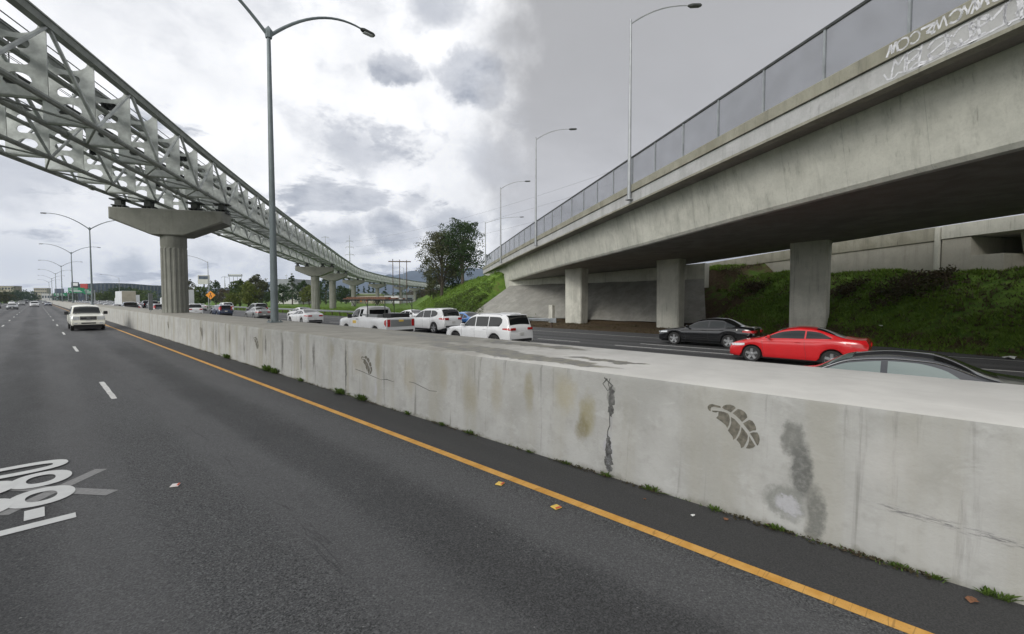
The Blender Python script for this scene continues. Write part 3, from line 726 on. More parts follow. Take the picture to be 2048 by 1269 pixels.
# graffiti scrawl on the parapet (painted line work, 4 mm proud)
def gfx(pts,wd,mid=0):
    mb=MB(); n=len(pts)
    for i in range(n-1):
        a=Vector(pts[i]);b=Vector(pts[i+1]); d=(b-a).normalized(); q=Vector((-d.y,d.x))*wd*.5
        def P(v):
            t,z=v; zz=slab(t)+z; pp=13-.054 if z>.615 else (13+.024 if z>.05 else 12.994)
            return tuple(BP(t,pp,zz))
        mb.add([P(a+q),P(a-q),P(b-q),P(b+q)],[(0,1,2,3)])
    return mb
GS=[]
rg=random.Random(21)
def loopy(t0,z0,wt,wz,a0,a1,n=9,tw=0): return [(t0+wt*math.cos(a0+(a1-a0)*i/n)+tw*i/n,z0+wz*math.sin(a0+(a1-a0)*i/n)) for i in range(n+1)]
tt=9.75
while tt>2.0:
    k=rg.randrange(5); wz=rg.uniform(.20,.27); zc=.335; wt=rg.uniform(.13,.24); sk=rg.uniform(-.1,.1)
    if k==0: GS.append(loopy(tt,zc,wt,wz,.3,5.9,14))
    elif k==1: GS.append([(tt+wt,zc-wz),(tt+wt*.8+sk,zc+wz),(tt,zc+.02),(tt-wt,zc+wz),(tt-wt*.9,zc-wz)])
    elif k==2: GS.append([(tt+wt*.6+sk,zc+wz),(tt+wt*.5,zc-wz),(tt-wt,zc-wz*.9),(tt-wt*.8,zc-wz*.3)])
    elif k==3: GS.append(loopy(tt,zc+.10,wt,wz*.5,0,6.0,12)); GS.append([(tt+wt*.8,zc+wz),(tt+wt*.7,zc-wz),(tt-wt*.7,zc-wz)])
    else: GS.append(loopy(tt,zc,wt*.9,wz,3.9,-1.6,12))
    if rg.random()<.5: GS.append([(tt+wt,zc-wz*.4),(tt-wt*1.2,zc+wz*.5)])
    tt-=rg.uniform(.24,.36)
GS.append([(10.12,.30),(10.02,.10),(9.85,.05+.02),(9.75,.16),(9.5,.08),(9.3,.19),(9.0,.08),(8.6,.12),(8.1,.07),(7.5,.12),(6.9,.07),(6.2,.10)])
tt=9.85
while tt>4.0:
    wt=rg.uniform(.12,.22); k=rg.random()
    GS.append([(tt+wt,.68),(tt+wt*.4,.97),(tt,.72),(tt-wt*.5,.98),(tt-wt,.70)] if k<.4 else (loopy(tt,.83,wt,.14,.5,5.6,12) if k<.75 else [(tt+wt,.95),(tt-wt*.6,.93),(tt+wt*.3,.80),(tt-wt*.7,.70)])); tt-=rg.uniform(.22,.36)
mb=MB()
for g in GS:
    m=[]; 
    for i in range(len(g)-1):
        for k in range(5): m.append((g[i][0]+(g[i+1][0]-g[i][0])*k/5+random.uniform(-.01,.01),g[i][1]+(g[i+1][1]-g[i][1])*k/5))
    m.append(g[-1]); gfx(m,rg.uniform(.035,.065)).obj('graffiti_stroke','graffiti',over)
# mesh fence
fence=thing('bridge_fence','grey see-through mesh fence with dark top rail standing on the overpass parapet','fence')
pt=[9.55-2.52*k for k in range(1,9)][::-1]+[9.55+2.52*k for k in range(0,27)]
def zf(t): return slab(t)+1.04
for t in pt:
    hgt=1.62
    mb=MB(); a=BP(t,13.1,zf(t)-.02); mb.sweep([(-.035,-.035),(.035,-.035),(.035,.035),(-.035,.035)],[(a,DB,PB),(a+UP*(hgt+.03),DB,PB)]); mb.obj('post','galv',fence)
for i in range(len(pt)-1):
    t0,t1=pt[i]+.035,pt[i+1]-.035; mb=MB()
    for q in range(2):
        pass
    vs=[BP(t0,13.1,zf(t0)),BP(t1,13.1,zf(t1)),BP(t1,13.1,zf(t1)+1.6),BP(t0,13.1,zf(t0)+1.6)]
    mb.add(vs,[(0,1,2,3)]); mb.obj('mesh_panel','fence_mesh',fence)
mb=MB(); tr=frange(pt[0],pt[-1],2.52)
mb.sweep([(-.045,-.03),(.045,-.03),(.045,.05),(-.045,.05)],[(BP(t,13.1,zf(t)+1.64),PB,UP) for t in tr]); mb.obj('top_rail','steel_dark',fence)
# ================================================================ second ramp: retaining wall and its bridge end behind
ramp=thing('retaining_wall','plain concrete retaining wall behind the grassy bank under the overpass','retaining wall')
def rz(t): return interp([(-40,7.4),(17,7.12),(34,6.8),(45,6.45),(80,5.6)],t)
mb=MB(); tl=frange(21.9,70,2); 
mb.sweep(lambda i:[(0,2.2-rz(tl[i])),(.5,2.2-rz(tl[i])),(.5,0),(0,0)],[(BP(t,33.0,rz(t)-.85),PB,UP) for t in tl]); mb.obj('wall_panel','conc_wall',ramp)
mb=MB(); mb.sweep([(-.08,0),(.6,0),(.6,.85),(-.08,.85)],[(BP(t,33.0,rz(t)-.85),PB,UP) for t in tl]); mb.obj('parapet','conc_coping',ramp)
mb=MB(); mb.sweep([(-.14,-.12),(.04,-.12),(.04,.12),(-.14,.12)],[(BP(21.9,33,3.2),PB,DB),(BP(21.9,33,rz(21.9)-.02),PB,DB)]); mb.obj('joint_pilaster','conc_bridge',ramp)
b2=thing('ramp_bridge','second concrete ramp bridge seen end-on beyond the grassy bank at far right','ramp bridge')
tl=frange(-45,21.7,3)
mb=MB(); mb.sweep([(-.06,0),(9.5,0),(9.5,.5),(.5,.5),(.5,.8),(-.06,.8)],[(BP(t,33.0,rz(t)-.8),PB,UP) for t in tl]); mb.obj('deck','conc_bridge',b2)
tl2=frange(-45,18.6,3)
mb=MB(); mb.sweep([(1.5,-1.15),(8.6,-1.15),(8.6,0),(1.2,0)],[(BP(t,33.0,rz(t)-.81),PB,UP) for t in tl2]); mb.obj('girder','conc_bridge',b2)
mb=MB(); mb.sweep([(0,0),(9.0,0),(9.0,1.9),(0,1.9)],[(BP(18.65,33.02,3.2),PB,UP),(BP(21.7,33.02,3.2),PB,UP)]);
mb.sweep([(0,1.9),(9.0,1.9),(9.0,3.05),(0,3.05)],[(BP(20.2,33.02,3.2),PB,UP),(BP(21.7,33.02,3.2),PB,UP)]); mb.obj('abutment_wall','conc_wall',b2)
# ================================================================ cable-liner guideway
CP=[(-18.0,-1.3),(-2.26,24.9),(7.0,40.6),(22.4,65.5),(38.6,91.0),(51.4,111.),(74.3,145.),(101.3,176.),(131.,204.),(152.,222.),(183.,245.),(220.,268.),(262.,289.)]
cps=[Vector((x,y,0)) for x,y in CP]
def crm(p0,p1,p2,p3,t):
    return .5*((2*p1)+(-p0+p2)*t+(2*p0-5*p1+4*p2-p3)*t*t+(-p0+3*p1-3*p2+p3)*t**3)
fine=[]
for i in range(len(cps)-1):
    p0=cps[max(i-1,0)] if i>0 else cps[0]*2-cps[1]; p3=cps[i+2] if i+2<len(cps) else cps[-1]*2-cps[-2]
    for k in range(40): fine.append(crm(p0,cps[i],cps[i+1],p3,k/40))
fine.append(cps[-1])
cum=[0]
for i in range(1,len(fine)): cum.append(cum[-1]+(fine[i]-fine[i-1]).length)
def gpt(s):
    s=max(0,min(cum[-1]-1e-4,s)); lo=int(np.searchsorted(cum,s,side='right'))-1; f=(s-cum[lo])/(cum[lo+1]-cum[lo]); p=fine[lo].lerp(fine[lo+1],f)
    a=fine[max(lo-3,0)]; b=fine[min(lo+4,len(fine)-1)]; d=(b-a).normalized(); return p,d,Vector((d.y,-d.x,0))
ZB=9.62; HT=2.68; STEP=2.74
# arc position of a plate measured in the photo: rail point (1.82,25.59)
sref=min(range(len(fine)),key=lambda i:(fine[i]-Vector((1.82-2.74,25.59+1.65,0))).length); s0=cum[sref]%STEP
nst=int((cum[-1]-s0)/STEP)
# plate outline with openings, made once
def plate_mesh():
    cu=bpy.data.curves.new('plate','CURVE'); cu.dimensions='2D'; cu.fill_mode='BOTH'; cu.extrude=.018
    def spl(pts):
        s=cu.splines.new('POLY'); s.points.add(len(pts)-1); s.use_cyclic_u=True
        for i,(x,y) in enumerate(pts): s.points[i].co=(x,y,0,1)
    hw=.875; out=[(-hw,.0),(hw,.0),(hw,HT-.12),(hw-.22,HT-.16)]
    for i in range(1,12):
        a=PI*i/12; out.append(((hw-.22)*math.cos(a),HT-.18-.36*math.sin(a)))
    out+=[(-hw+.22,HT-.16),(-hw,HT-.12)]
    spl(out)
    def stad(cx,cy,w_,h_):
        p=[]
        for i in range(9): a=-PI/2+PI*i/8; p.append((cx+w_/2-h_/2+h_/2*math.cos(a),cy+h_/2*math.sin(a)))
        for i in range(9): a=PI/2+PI*i/8; p.append((cx-w_/2+h_/2+h_/2*math.cos(a),cy+h_/2*math.sin(a)))
        return p
    spl(stad(0,1.80,.80,.34)); spl(stad(0,1.25,.80,.36)); 
    lo=[(-.42,.5)]+[(.0+.42*math.cos(PI-PI*i/10),.5+.30*math.sin(PI*i/10)) for i in range(1,10)]+[(.42,.5),(.32,.36),(-.32,.36)]
    spl(lo)
    ob=bpy.data.objects.new('tmp',cu); COL.objects.link(ob); dg=bpy.context.evaluated_depsgraph_get(); me=bpy.data.meshes.new_from_object(ob.evaluated_get(dg)); 
    bpy.data.objects.remove(ob); me.materials.clear(); me.materials.append(MATS['steel_pale']); return me
PM=plate_mesh()
gw=[]
for side,off,lb in ((1,2.32,'pale green-grey steel truss guideway carrying the near track, above the freeway'),(-1,-2.32,'pale green-grey steel truss guideway carrying the far track, behind the near one')):
    g=thing('guideway_truss',lb,'guideway',group=None); gw.append(g)
    def G(s,u,z):
        p,d,r=gpt(s); return p+r*(off+u)+UP*z
    SS=[s0+STEP*k for k in range(nst)]
    near=[k for k in range(nst) if SS[k]<210]
    # plates: the first hundred singly, the rest one part
    restv=MB()
    for k in range(nst):
        p,d,r=gpt(SS[k]); M=Matrix((( r.x,0,d.x,p.x+r.x*off),(r.y,0,d.y,p.y+r.y*off),(0,1,0,ZB+.06),(0,0,0,1)))
        if k<90:
            o_=bpy.data.objects.new('diaphragm_plate',PM); COL.objects.link(o_); o_.parent=g; o_.matrix_local=M
        else:
            vs=[M@v.co for v in PM.vertices]; restv.add(vs,[tuple(q.vertices) for q in PM.polygons])
    if restv.v: tag(restv.obj('diaphragm_plate','steel_pale',g),kind='stuff')
    fs=frange(0,cum[-1],2.0)
    for u in (-.875,.875):
        mb=MB(); mb.path([G(s,u,ZB) for s in fs],.115,8); mb.obj('bottom_chord','steel_edge',g,smooth=True)
        mb=MB(); mb.sweep([(-.15,-.30),(.15,-.30),(.19,-.06),(.23,-.06),(.23,.0),(-.23,.0),(-.23,-.06),(-.19,-.06)],[(G(s,u,ZB+HT+.10),gpt(s)[2],UP) for s in fs]); mb.obj('running_rail','steel_edge',g)
        mb=MB(); mb.sweep([(-.05,0),(.05,0),(.05,.10),(-.05,.10)],[(G(s,u,ZB+HT+.103),gpt(s)[2],UP) for s in fs]); mb.obj('guide_rail','steel_dark',g)
        mb=MB()
        for k in range(nst-1):
            a,b=(HT-.15,.05) if k%2 else (.05,HT-.15)
            uu=u*1.05
            mb.tube(G(SS[k]+.05,uu,ZB+a),G(SS[k+1]-.05,uu,ZB+b),.072,n=6,cap=False)
        mb.obj('side_diagonals','steel_pale',g,smooth=True)
    mb=MB()
    for k in range(nst-1):
        mb.tube(G(SS[k],-.87,ZB),G(SS[k],.87,ZB),.055,n=6,cap=False)
        a=1 if k%2 else -1; mb.tube(G(SS[k],-.87*a,ZB),G(SS[k+1],.87*a,ZB),.045,n=6,cap=False)
    mb.obj('bottom_bracing','steel_edge',g,smooth=True)
    for k in range(0,60,4):
        for u in (-.875,.875): MB().tube(G(SS[k]-.12+STEP*.5,u,ZB),G(SS[k]+.12+STEP*.5,u,ZB),.17,n=10).obj('chord_flange','steel_edge',g)
    # cable tray and pulley brackets between the rails
    mb=MB(); mb.sweep([(-.12,0),(.12,0),(.12,.10),(-.12,.10)],[(G(s,0,ZB+1.5),gpt(s)[2],UP) for s in fs]); mb.obj('cable_tray','steel_edge',g)
    for k in range(0,min(nst,34)):
        if k%3!=1: continue
        mb=MB(); c=G(SS[k]+.55,0,ZB+2.02); p,d,r=gpt(SS[k]); M=Matrix.Translation(c)@Matrix(((r.x,d.x,0,0),(r.y,d.y,0,0),(0,0,1,0),(0,0,0,1)))
        mb.box(-.38,-.30,-.3,.3,-.45,.35,M); mb.box(.30,.38,-.3,.3,-.45,.35,M)
        for u in (-.2,0,.2): mb.tube(M@Vector((u-.04,0,.1)),M@Vector((u+.04,0,.1)),.23,n=14)
        mb.tube(M@Vector((-.38,0,.1)),M@Vector((.38,0,.1)),.04,n=6)
        if k in (1,10,22): mb.box(-.55,-.2,-.6,.5,.1,.75,M)
        mb.obj('pulley_bracket','steel_dark',g)
    mb=MB()
    for u in (-.18,.18): mb.path([G(s,u,ZB+2.45) for s in fs],.022,5)
    mb.obj('haul_rope','steel_dark',g)
# walkway between the tracks
wk=thing('service_walkway','narrow service walkway with thin handrail running between the two guideway trusses','walkway')
def Gc(s,u,z): p,d,r=gpt(s); return p+r*u+UP*z
fs=frange(0,cum[-1],2.0)
mb=MB(); mb.sweep([(-.42,0),(.42,0),(.42,.07),(-.42,.07)],[(Gc(s,0,ZB+1.95),gpt(s)[2],UP) for s in fs]); mb.obj('walk_grating','steel_dark',wk)
for u in (-.42,.42):
    for z in (2.55,3.05):
        mb=MB(); mb.path([Gc(s,u,ZB+z) for s in fs],.014,4); mb.obj('handrail','steel_dark',wk)
mb=MB(); ns=0; rest=MB()
for k in range(nst):
    for u in (-.42,.42):
        q=MB(); q.tube(Gc(s0+STEP*k,u,ZB+1.9),Gc(s0+STEP*k,u,ZB+3.3),.022,n=5)
        if ns<90: q.obj('handrail_post','steel_dark',wk); ns+=1
        else: rest.add(q.v,q.f)
tag(rest.obj('handrail_post','steel_dark',wk),kind='stuff')
# ---- piers
def pier(s,lb,base=0.0,detail=True):
    p,d,r=gpt(s); rz_=math.atan2(r.y,r.x)
    t=thing('guideway_pier',lb,'pier',(p.x,p.y,0),rz_,'concrete piers carrying the guideway')
    cap_t=8.85
    mb=MB(); hw=3.5; th=.95; sec=[(-hw,cap_t),(-hw,cap_t-.80),(-1.0,cap_t-1.85),(1.0,cap_t-1.85),(hw,cap_t-.80),(hw,cap_t)]
    ch=.12
    o=0; fr_=[]
    for y,inset in ((-th,ch),(-th+ch,0),(th-ch,0),(th,ch)):
        for (x,z) in sec:
            sx_=math.copysign(max(0,abs(x)-inset),x) if abs(x)>2 else x; mb.v.append((sx_,y,z-(inset*.6 if z==cap_t else -inset*.6)))
    for j in range(3):
        for k in range(6): mb.f.append((j*6+k,j*6+(k+1)%6,(j+1)*6+(k+1)%6,(j+1)*6+k))
    mb.f.append((5,4,3,2,1,0)); mb.f.append(tuple(18+k for k in range(6)))
    mb.obj('pier_cap','conc_pier',t)
    # fluted round shaft under a plain collar
    n=96; mb=MB(); rr=.80; flutes=16
    ring=[]
    for z,fl in ((base-.3,1),(cap_t-2.75,1),(cap_t-2.70,0),(cap_t-2.62,0)):
        for i in range(n):
            a=2*PI*i/n; ph=(i/n*flutes)%1; rad=rr-(.055 if (fl and .30<ph<.70) else 0)-(0 if fl else .02)
            mb.v.append((rad*math.cos(a),rad*math.sin(a),z))
    for j in range(3):
        for i in range(n): mb.f.append((j*n+i,j*n+(i+1)%n,(j+1)*n+(i+1)%n,(j+1)*n+i))
    mb.obj('pier_shaft','conc_pier',t)
    MB().lathe([(.775,cap_t-2.64),(.80,cap_t-2.60),(.80,cap_t-1.83)],48).obj('pier_collar','conc_pier',t,smooth=True)
    for u in (2.32+.875,2.32-.875,-2.32+.875,-2.32-.875):
        mb=MB(); mb.box(u-.42,u+.42,-.42,.42,cap_t-.04,cap_t+.07)
        for a in (-.28,0,.28):
            for b in (-.28,0,.28): mb.tube((u+a,b,cap_t+.07),(u+a,b,cap_t+.20),.07,n=6)
        mb.box(u-.38,u+.38,-.38,.38,cap_t+.20,cap_t+.26); mb.box(u-.2,u+.2,-.3,.3,cap_t+.26,ZB-.08); mb.box(u-.5,u+.5,-.34,.34,ZB-.16,ZB-.08)
        mb.obj('bearing','steel_dark',t)
    return t
def s_at(x,y):
    i=min(range(len(fine)),key=lambda i:(fine[i]-Vector((x,y,0))).length); return cum[i]
PL=[((6.9,40.9),'thick fluted concrete pier with hammerhead cap rising out of the median barrier'),
 ((38.9,91.2),'second guideway pier, on the grass beyond the opposite carriageway, nearest of those on grass'),
 ((51.4,111.),'guideway pier directly behind the second one on the grass'),
 ((75.,145.8),'guideway pier fourth in the row, left of the pale wall'),
 ((101.5,176.3),'guideway pier fifth in the row, in front of the pale wall'),
 ((131.,204.),'guideway pier sixth in the row, right of the wooden pole frame'),
 ((152.,222.),'guideway pier seventh in the row, small and far')]
for (q,lb) in PL: pier(s_at(*q),lb)
sq=s_at(152,222)
for k,nm in enumerate(('eighth','ninth','tenth')): pier(sq+24*(k+1),'guideway pier '+nm+' in the row, tiny near the foot of the grassy hill')
# ================================================================ lamps
def arm_pts(L,rise,sgn,n=14):
    pts=[]
    for i in range(n+1):
        f=i/n; pts.append((sgn*L*f,0,rise*(1.55*f-.55*f*f*f) if f<1 else rise))
    return pts
def lamp2(x,y,z0,H,lb,L=4.1,rise=2.0):
    t=thing('double_street_lamp',lb,'street lamp',(x,y,z0),0,'double-armed lamps standing on the median barrier')
    MB().lathe([(.155,.05),(.075,H-z0)],14).obj('pole','pole_teal',t,smooth=True)
    mb=MB(); mb.box(-.24,.24,-.24,.24,0,.06); 
    for a in (-.18,.18):
        for b in (-.18,.18): mb.tube((a,b,.06),(a,b,.13),.03,n=6)
    mb.obj('base_plate','pole_teal',t)
    h=H-z0
    MB().lathe([(.13,h-.28),(.17,h-.05),(.17,h+.02),(.02,h+.22)],8).obj('pole_cap','pole_teal',t)
    for s in (1,-1):
        pts=[(s*.1,0,h-.1)]
        for i in range(1,15):
            f=i/14; pts.append((s*(.1+L*f),0,h-.1+rise*(1-(1-f)**2.0)*1.08-.08*rise*f**3))
        mb=MB(); mb.path(pts,[.075-.035*i/14 for i in range(15)],8); mb.obj('arm','pole_teal',t,smooth=True)
        e=Vector(pts[-1]); mb=MB()
        mb.sweep([(-.06,-.04),(.06,-.04),(.07,.02),(.0,.05),(-.07,.02)],[(e,(0,1,0),(0,0,1)),(e+Vector((s*.12,0,-.01)),(0,2.0,0),(0,0,1.6)),(e+Vector((s*.6,0,-.05)),(0,2.3,0),(0,0,1.7)),(e+Vector((s*.72,0,-.06)),(0,1.4,0),(0,0,1))])
        mb.obj('lamp_head','steel_dark',t)
        mb=MB(); mb.box(min(e.x+s*.15,e.x+s*.62),max(e.x+s*.15,e.x+s*.62),-.11,.11,e.z-.135,e.z-.11); mb.obj('lens','sign_white',t)
    return t
lamp2(7.05,20.8,1.47,13.75,'tall double-armed street lamp standing on the median barrier, the nearest one')
for k,(y,nm) in enumerate(((101,'second'),(158,'third'),(225,'fourth'),(295,'fifth'),(370,'sixth'),(450,'seventh'))):
    lamp2(6.3,y,1.47,14.0,'double-armed street lamp on the median barrier, '+nm+' from the camera',L=4.7,rise=1.9)
def lamp1(P,z0,H,dirv,L,lb,m='pole_light',group='single-armed lamps along the road edges',rise=1.0):
    t=thing('street_lamp',lb,'street lamp',(P[0],P[1],z0),math.atan2(dirv[1],dirv[0]),group); h=H-z0
    MB().lathe([(.12,0),(.06,h)],12).obj('pole',m,t,smooth=True)
    MB().lathe([(.22,0),(.22,.05)],12).obj('base_plate',m,t)
    pts=[(0,0,h-.25)]+[(L*i/12,0,h-.25+rise*(1-(1-i/12)**2.2)) for i in range(1,13)]
    MB().path(pts,[.05-.02*i/12 for i in range(13)],7).obj('arm',m,t,smooth=True)
    e=Vector(pts[-1]); mb=MB(); mb.sweep([(-.07,-.05),(.07,-.05),(.08,.02),(0,.06),(-.08,.02)],[(e-Vector((.05,0,0)),(0,.8,0),(0,0,.8)),(e+Vector((.15,0,0)),(0,2,0),(0,0,1.5)),(e+Vector((.62,0,.02)),(0,1.9,0),(0,0,1.3)),(e+Vector((.75,0,.02)),(0,.8,0),(0,0,.7))]); mb.obj('lamp_head','steel_dark',t)
    return t
av=(PB*.98-DB*.2)
for t_,H,nm in ((24.6,18.75,'rising from the overpass parapet, the nearest one'),(44.4,18.8,'rising from the overpass parapet, second from the camera'),(62.0,18.0,'rising from the overpass parapet, third from the camera')):
    P=BP(t_,12.86,0); lamp1(P,slab(t_)+.15,H,av,3.4,'single-armed street lamp '+nm,rise=1.1)
P=BP(84,14.5,0); lamp1(P,6.3,16.9,av,6.5,'single-armed street lamp standing behind the dark tree beyond the overpass',rise=1.2)
x,y=pos(418,102); lamp1((x,y),0,10.9,(-1,.0),5.0,'single-armed street lamp beside the orange diamond sign',rise=1.4)
x,y=pos(240,215); lamp1((x,y),0,12.5,(-1,.0),6.0,'single-armed street lamp in front of the dark slatted building',rise=1.6)
x,y=pos(808,205); lamp1((x,y),0,16.5,(.2,1),4.0,'distant street lamp between the poles of the wooden frame',rise=1.0)
#@@PART3
# ================================================================ vehicles
def grid_obj(name,rows,m,parent,off=0.0,smooth=True,label=None,flip=False):
    """rows: list of lists of points -> quad sheet"""
    mb=MB(); n=len(rows[0])
    for r in rows: mb.v+= [tuple(p) for p in r]
    for i in range(len(rows)-1):
        for k in range(n-1):
            q=(i*n+k,i*n+k+1,(i+1)*n+k+1,(i+1)*n+k)
            mb.f.append(q[::-1] if flip else q)
    return mb.obj(name,m,parent,smooth='all' if smooth else False,label=label)
class Car:
    def __init__(c,S): 
        c.S=S; c.L=S['L']; c.W=S['W']; c.hw0=S['W']/2
    def top(c,s): return interp(c.S['top'],s)
    def belt(c,s): return min(interp(c.S['belt'],s),c.top(s)-.022)
    def hw(c,s): return interp(c.S['plan'],s)*c.hw0
    def rail(c,s):
        T=c.top(s);B=c.belt(s); f=min(1,(T-B)/(c.S['H']-c.S['beltmid'])); r=interp(c.S['rail'],s) if 'rail' in c.S else c.S['rw']
        return c.hw(s)*(.90*(1-f)+r*f)
    def bot(c,s):
        b=interp(c.S['bot'],s)
        for sc in c.S['ax']:
            q=c.S['arch']; d=abs(s-sc)
            if d<q: b=max(b,c.S['r']+math.sqrt(q*q-d*d)*.98)
        return b
    def sec(c,s):
        zb=c.bot(s);B=c.belt(s);T=c.top(s);h=c.hw(s);r=c.rail(s); k=lambda f:zb+(B-zb)*f
        cr=.018+.03*min(1,(T-B)/.3)
        return [(h*.93,zb),(h*.975,k(.07)),(h*.995,k(.25)),(h*1.0,k(.5)),(h*.992,k(.75)),(h*.975,k(.92)),(h*.945,B),
                (h*.935*.66+r*.34,B+(T-B)*.30),(h*.935*.3+r*.7,B+(T-B)*.62),(r,B+(T-B)*.86),(r*.95,B+(T-B)*.94),(r*.85,T-.004),(r*.5,T+cr*.7),(0,T+cr)]
    def xs(c,s,z):
        S=c.sec(s)[:11]
        for (a,b) in zip(S[:-1],S[1:]):
            if a[1]<=z<=b[1]: t=(z-a[1])/max(1e-6,b[1]-a[1]); return a[0]+(b[0]-a[0])*t
        return S[0][0] if z<S[0][1] else S[-1][0]
    def zt(c,s,x):
        S=c.sec(s)[9:][::-1]
        for (a,b) in zip(S[:-1],S[1:]):
            if a[0]<=x<=b[0]: t=(x-a[0])/max(1e-6,b[0]-a[0]); return a[1]+(b[1]-a[1])*t
        return S[-1][1]
    def stations(c):
        L=c.L; st=set(round(L*i/46,4) for i in range(47))
        for sc in c.S['ax']:
            for k in range(-9,10): st.add(round(sc+c.S['arch']*math.sin(k/9*PI/2)*.999,4))
        for k,_ in c.S['top']: st.add(round(k,4))
        for v in (.03,.08,.15,L-.03,L-.08,L-.15): st.add(round(v,4))
        o=[];
        for s in sorted(st):
            if 0<=s<=L and (not o or s-o[-1]>.012): o.append(s)
        return o
    def y(c,s): return c.L/2-s
    def build(c,name,label,cat,paint,loc,rz=0,group=None,glass='glass_car',rim='rim'):
        S=c.S; t=thing(name,label,cat,(loc[0],loc[1],0),rz,group); st=c.stations(); Y=c.y
        # ---- body shell
        bed=S.get('bed'); mb=MB(); n=14
        for s in st:
            P=c.sec(s)
            if bed and bed[0]<s<bed[1]:
                B=c.belt(s)+.02; h=P[6][0]; P=P[:6]+[(h,B),(h-.03,B+.02),(h-.09,B+.02),(h-.11,B-.02),(h-.11,.95),(h-.11,.85),(h*.5,.84),(0,.84)]
            for x,z in P: mb.v.append((x,Y(s),z))
            for x,z in P: mb.v.append((-x,Y(s),z))
        for i in range(len(st)-1):
            a=i*2*n;b=(i+1)*2*n
            for k in range(n-1):
                mb.f.append((a+k,a+k+1,b+k+1,b+k)); mb.f.append((a+n+k+1,a+n+k,b+n+k,b+n+k+1))
        e=(len(st)-1)*2*n
        mb.f.append(tuple([k for k in range(n)]+[n+k for k in range(n-2,-1,-1)])[::-1])
        mb.f.append(tuple([e+k for k in range(n)]+[e+n+k for k in range(n-2,-1,-1)]))
        mb.obj('body',paint,t,smooth=True)
        zl=S['bot'][0][1]
        # dark floor pan / wheel wells
        q=MB(); q.box(-c.hw0+.24,c.hw0-.24,Y(c.L-.12),Y(.12),.17,.62 if not bed else .75); q.obj('underbody','black_plastic',t)
        # ---- side windows
        for sd in (1,-1):
            for w_ in S['win']:
                s0,s1,lo,hi=w_[:4]; fl=w_[4] if len(w_)>4 else None
                rows=[]; N=16
                for i in range(N+1):
                    s=s0+(s1-s0)*i/N; zl_=c.belt(s)+lo; zh=c.belt(s)+(c.top(s)-c.belt(s))*.86-hi
                    if fl: zh=min(zh,interp(fl,s)); 
                    if fl and len(w_)>5: zl_=max(zl_,interp(w_[5],s))
                    zh=max(zh,zl_+.004)
                    rows.append([(sd*(c.xs(s,zl_+(zh-zl_)*j/5)+.005),Y(s),zl_+(zh-zl_)*j/5) for j in range(6)])
                grid_obj('side_window',rows,glass,t,flip=(sd<0))
            if S.get('trim'):
                pts=[]; 
                for i in range(41):
                    s=S['trim'][0]+(S['trim'][1]-S['trim'][0])*i/40; z=c.belt(s)+(c.top(s)-c.belt(s))*.87; pts.append((sd*(c.xs(s,z)+.006),Y(s),z))
                MB().path(pts,.011,5).obj('window_trim','chrome',t,smooth=True)
            # body-side door seams
            for s in S.get('seams',[]):
                pts=[(sd*(c.xs(s+.03*math.sin(z*5),z)+.001),Y(s+.03*math.sin(z*5)),z) for z in [c.bot(s)+.07+(c.belt(s)-c.bot(s)-.07)*i/8 for i in range(9)]]
                MB().path(pts,.005,4).obj('door_seam','black_plastic',t)
            for s in S.get('handles',[]):
                z=c.belt(s)-.10; x=c.xs(s,z); q=MB(); q.bbox((sd*(x+.018),Y(s),z),(.014,.095,.016),.006); q.obj('door_handle',paint if S.get('bodyhandle',1) else 'black_plastic',t)
            # lower sill strip
            rows=[]
            a0,a1=S['ax'][0]+S['arch']+.02,S['ax'][1]-S['arch']-.02
            for i in range(9):
                s=a0+(a1-a0)*i/8; z0=c.bot(s); rows.append([(sd*(c.xs(s,z0+.01)+.004),Y(s),z0+.0),(sd*(c.xs(s,z0+.05)+.006),Y(s),z0+(.07 if not S.get('clad') else .11))])
            grid_obj('sill','black_plastic',rows and t,flip=(sd<0)) if False else grid_obj('sill',rows,'black_plastic',t,flip=(sd<0))
            # wheel arch lip
            for sc in S['ax']:
                if S.get('clad'):
                    rows=[]
                    for i in range(17):
                        a=PI*i/16
                        rr=S['arch']
                        r_=[]
                        for dr in (0,.055):
                            s=sc+(rr+dr)*math.cos(a); z=S['r']+(rr+dr)*.98*math.sin(a); z=max(z,zl+.01); r_.append((sd*(c.hw(s)*.995+.012),Y(s),z))
                        rows.append(r_)
                    grid_obj('arch_cladding',rows,'black_plastic',t,flip=(sd>0))
            # mirror
            s=S['mir']; z=c.belt(s)+.10; x=c.xs(s,c.belt(s)); big=S.get('bigmir',0)
            q=MB(); h=(.10,.05,.07) if not big else (.13,.05,.13)
            q.bbox((sd*(x+.06+h[0]),Y(s)+.0,z),h,.03); q.box(min(sd*x,sd*(x+.1))-.01,max(sd*x,sd*(x+.1)),Y(s)-.02,Y(s)+.02,z-.08,z-.03); q.obj('mirror','black_plastic' if big else paint,t)
            # headlight wraps the front corner
            h0,h1,za,zb=S['head']
            rows=[]
            for i in range(9):
                s=h0+(h1-h0)*i/8; f=i/8; zlo=za+(zb-za)*.55*f; zhi=zb+.05*f
                rows.append([(sd*(c.xs(s,zlo+(zhi-zlo)*j/3)+.006),Y(s),zlo+(zhi-zlo)*j/3) for j in range(4)])
            grid_obj('headlight',rows,'lamp_clear',t,flip=(sd<0))
            w_=c.hw(0)
            q=MB(); q.bbox((sd*w_*.74,Y(0)+.006,(za+zb)/2),(w_*.2,.012,(zb-za)/2),.006); q.obj('headlight','lamp_clear',t)
            # tail lights
            h0,h1,za,zb=S['tail']
            rows=[]
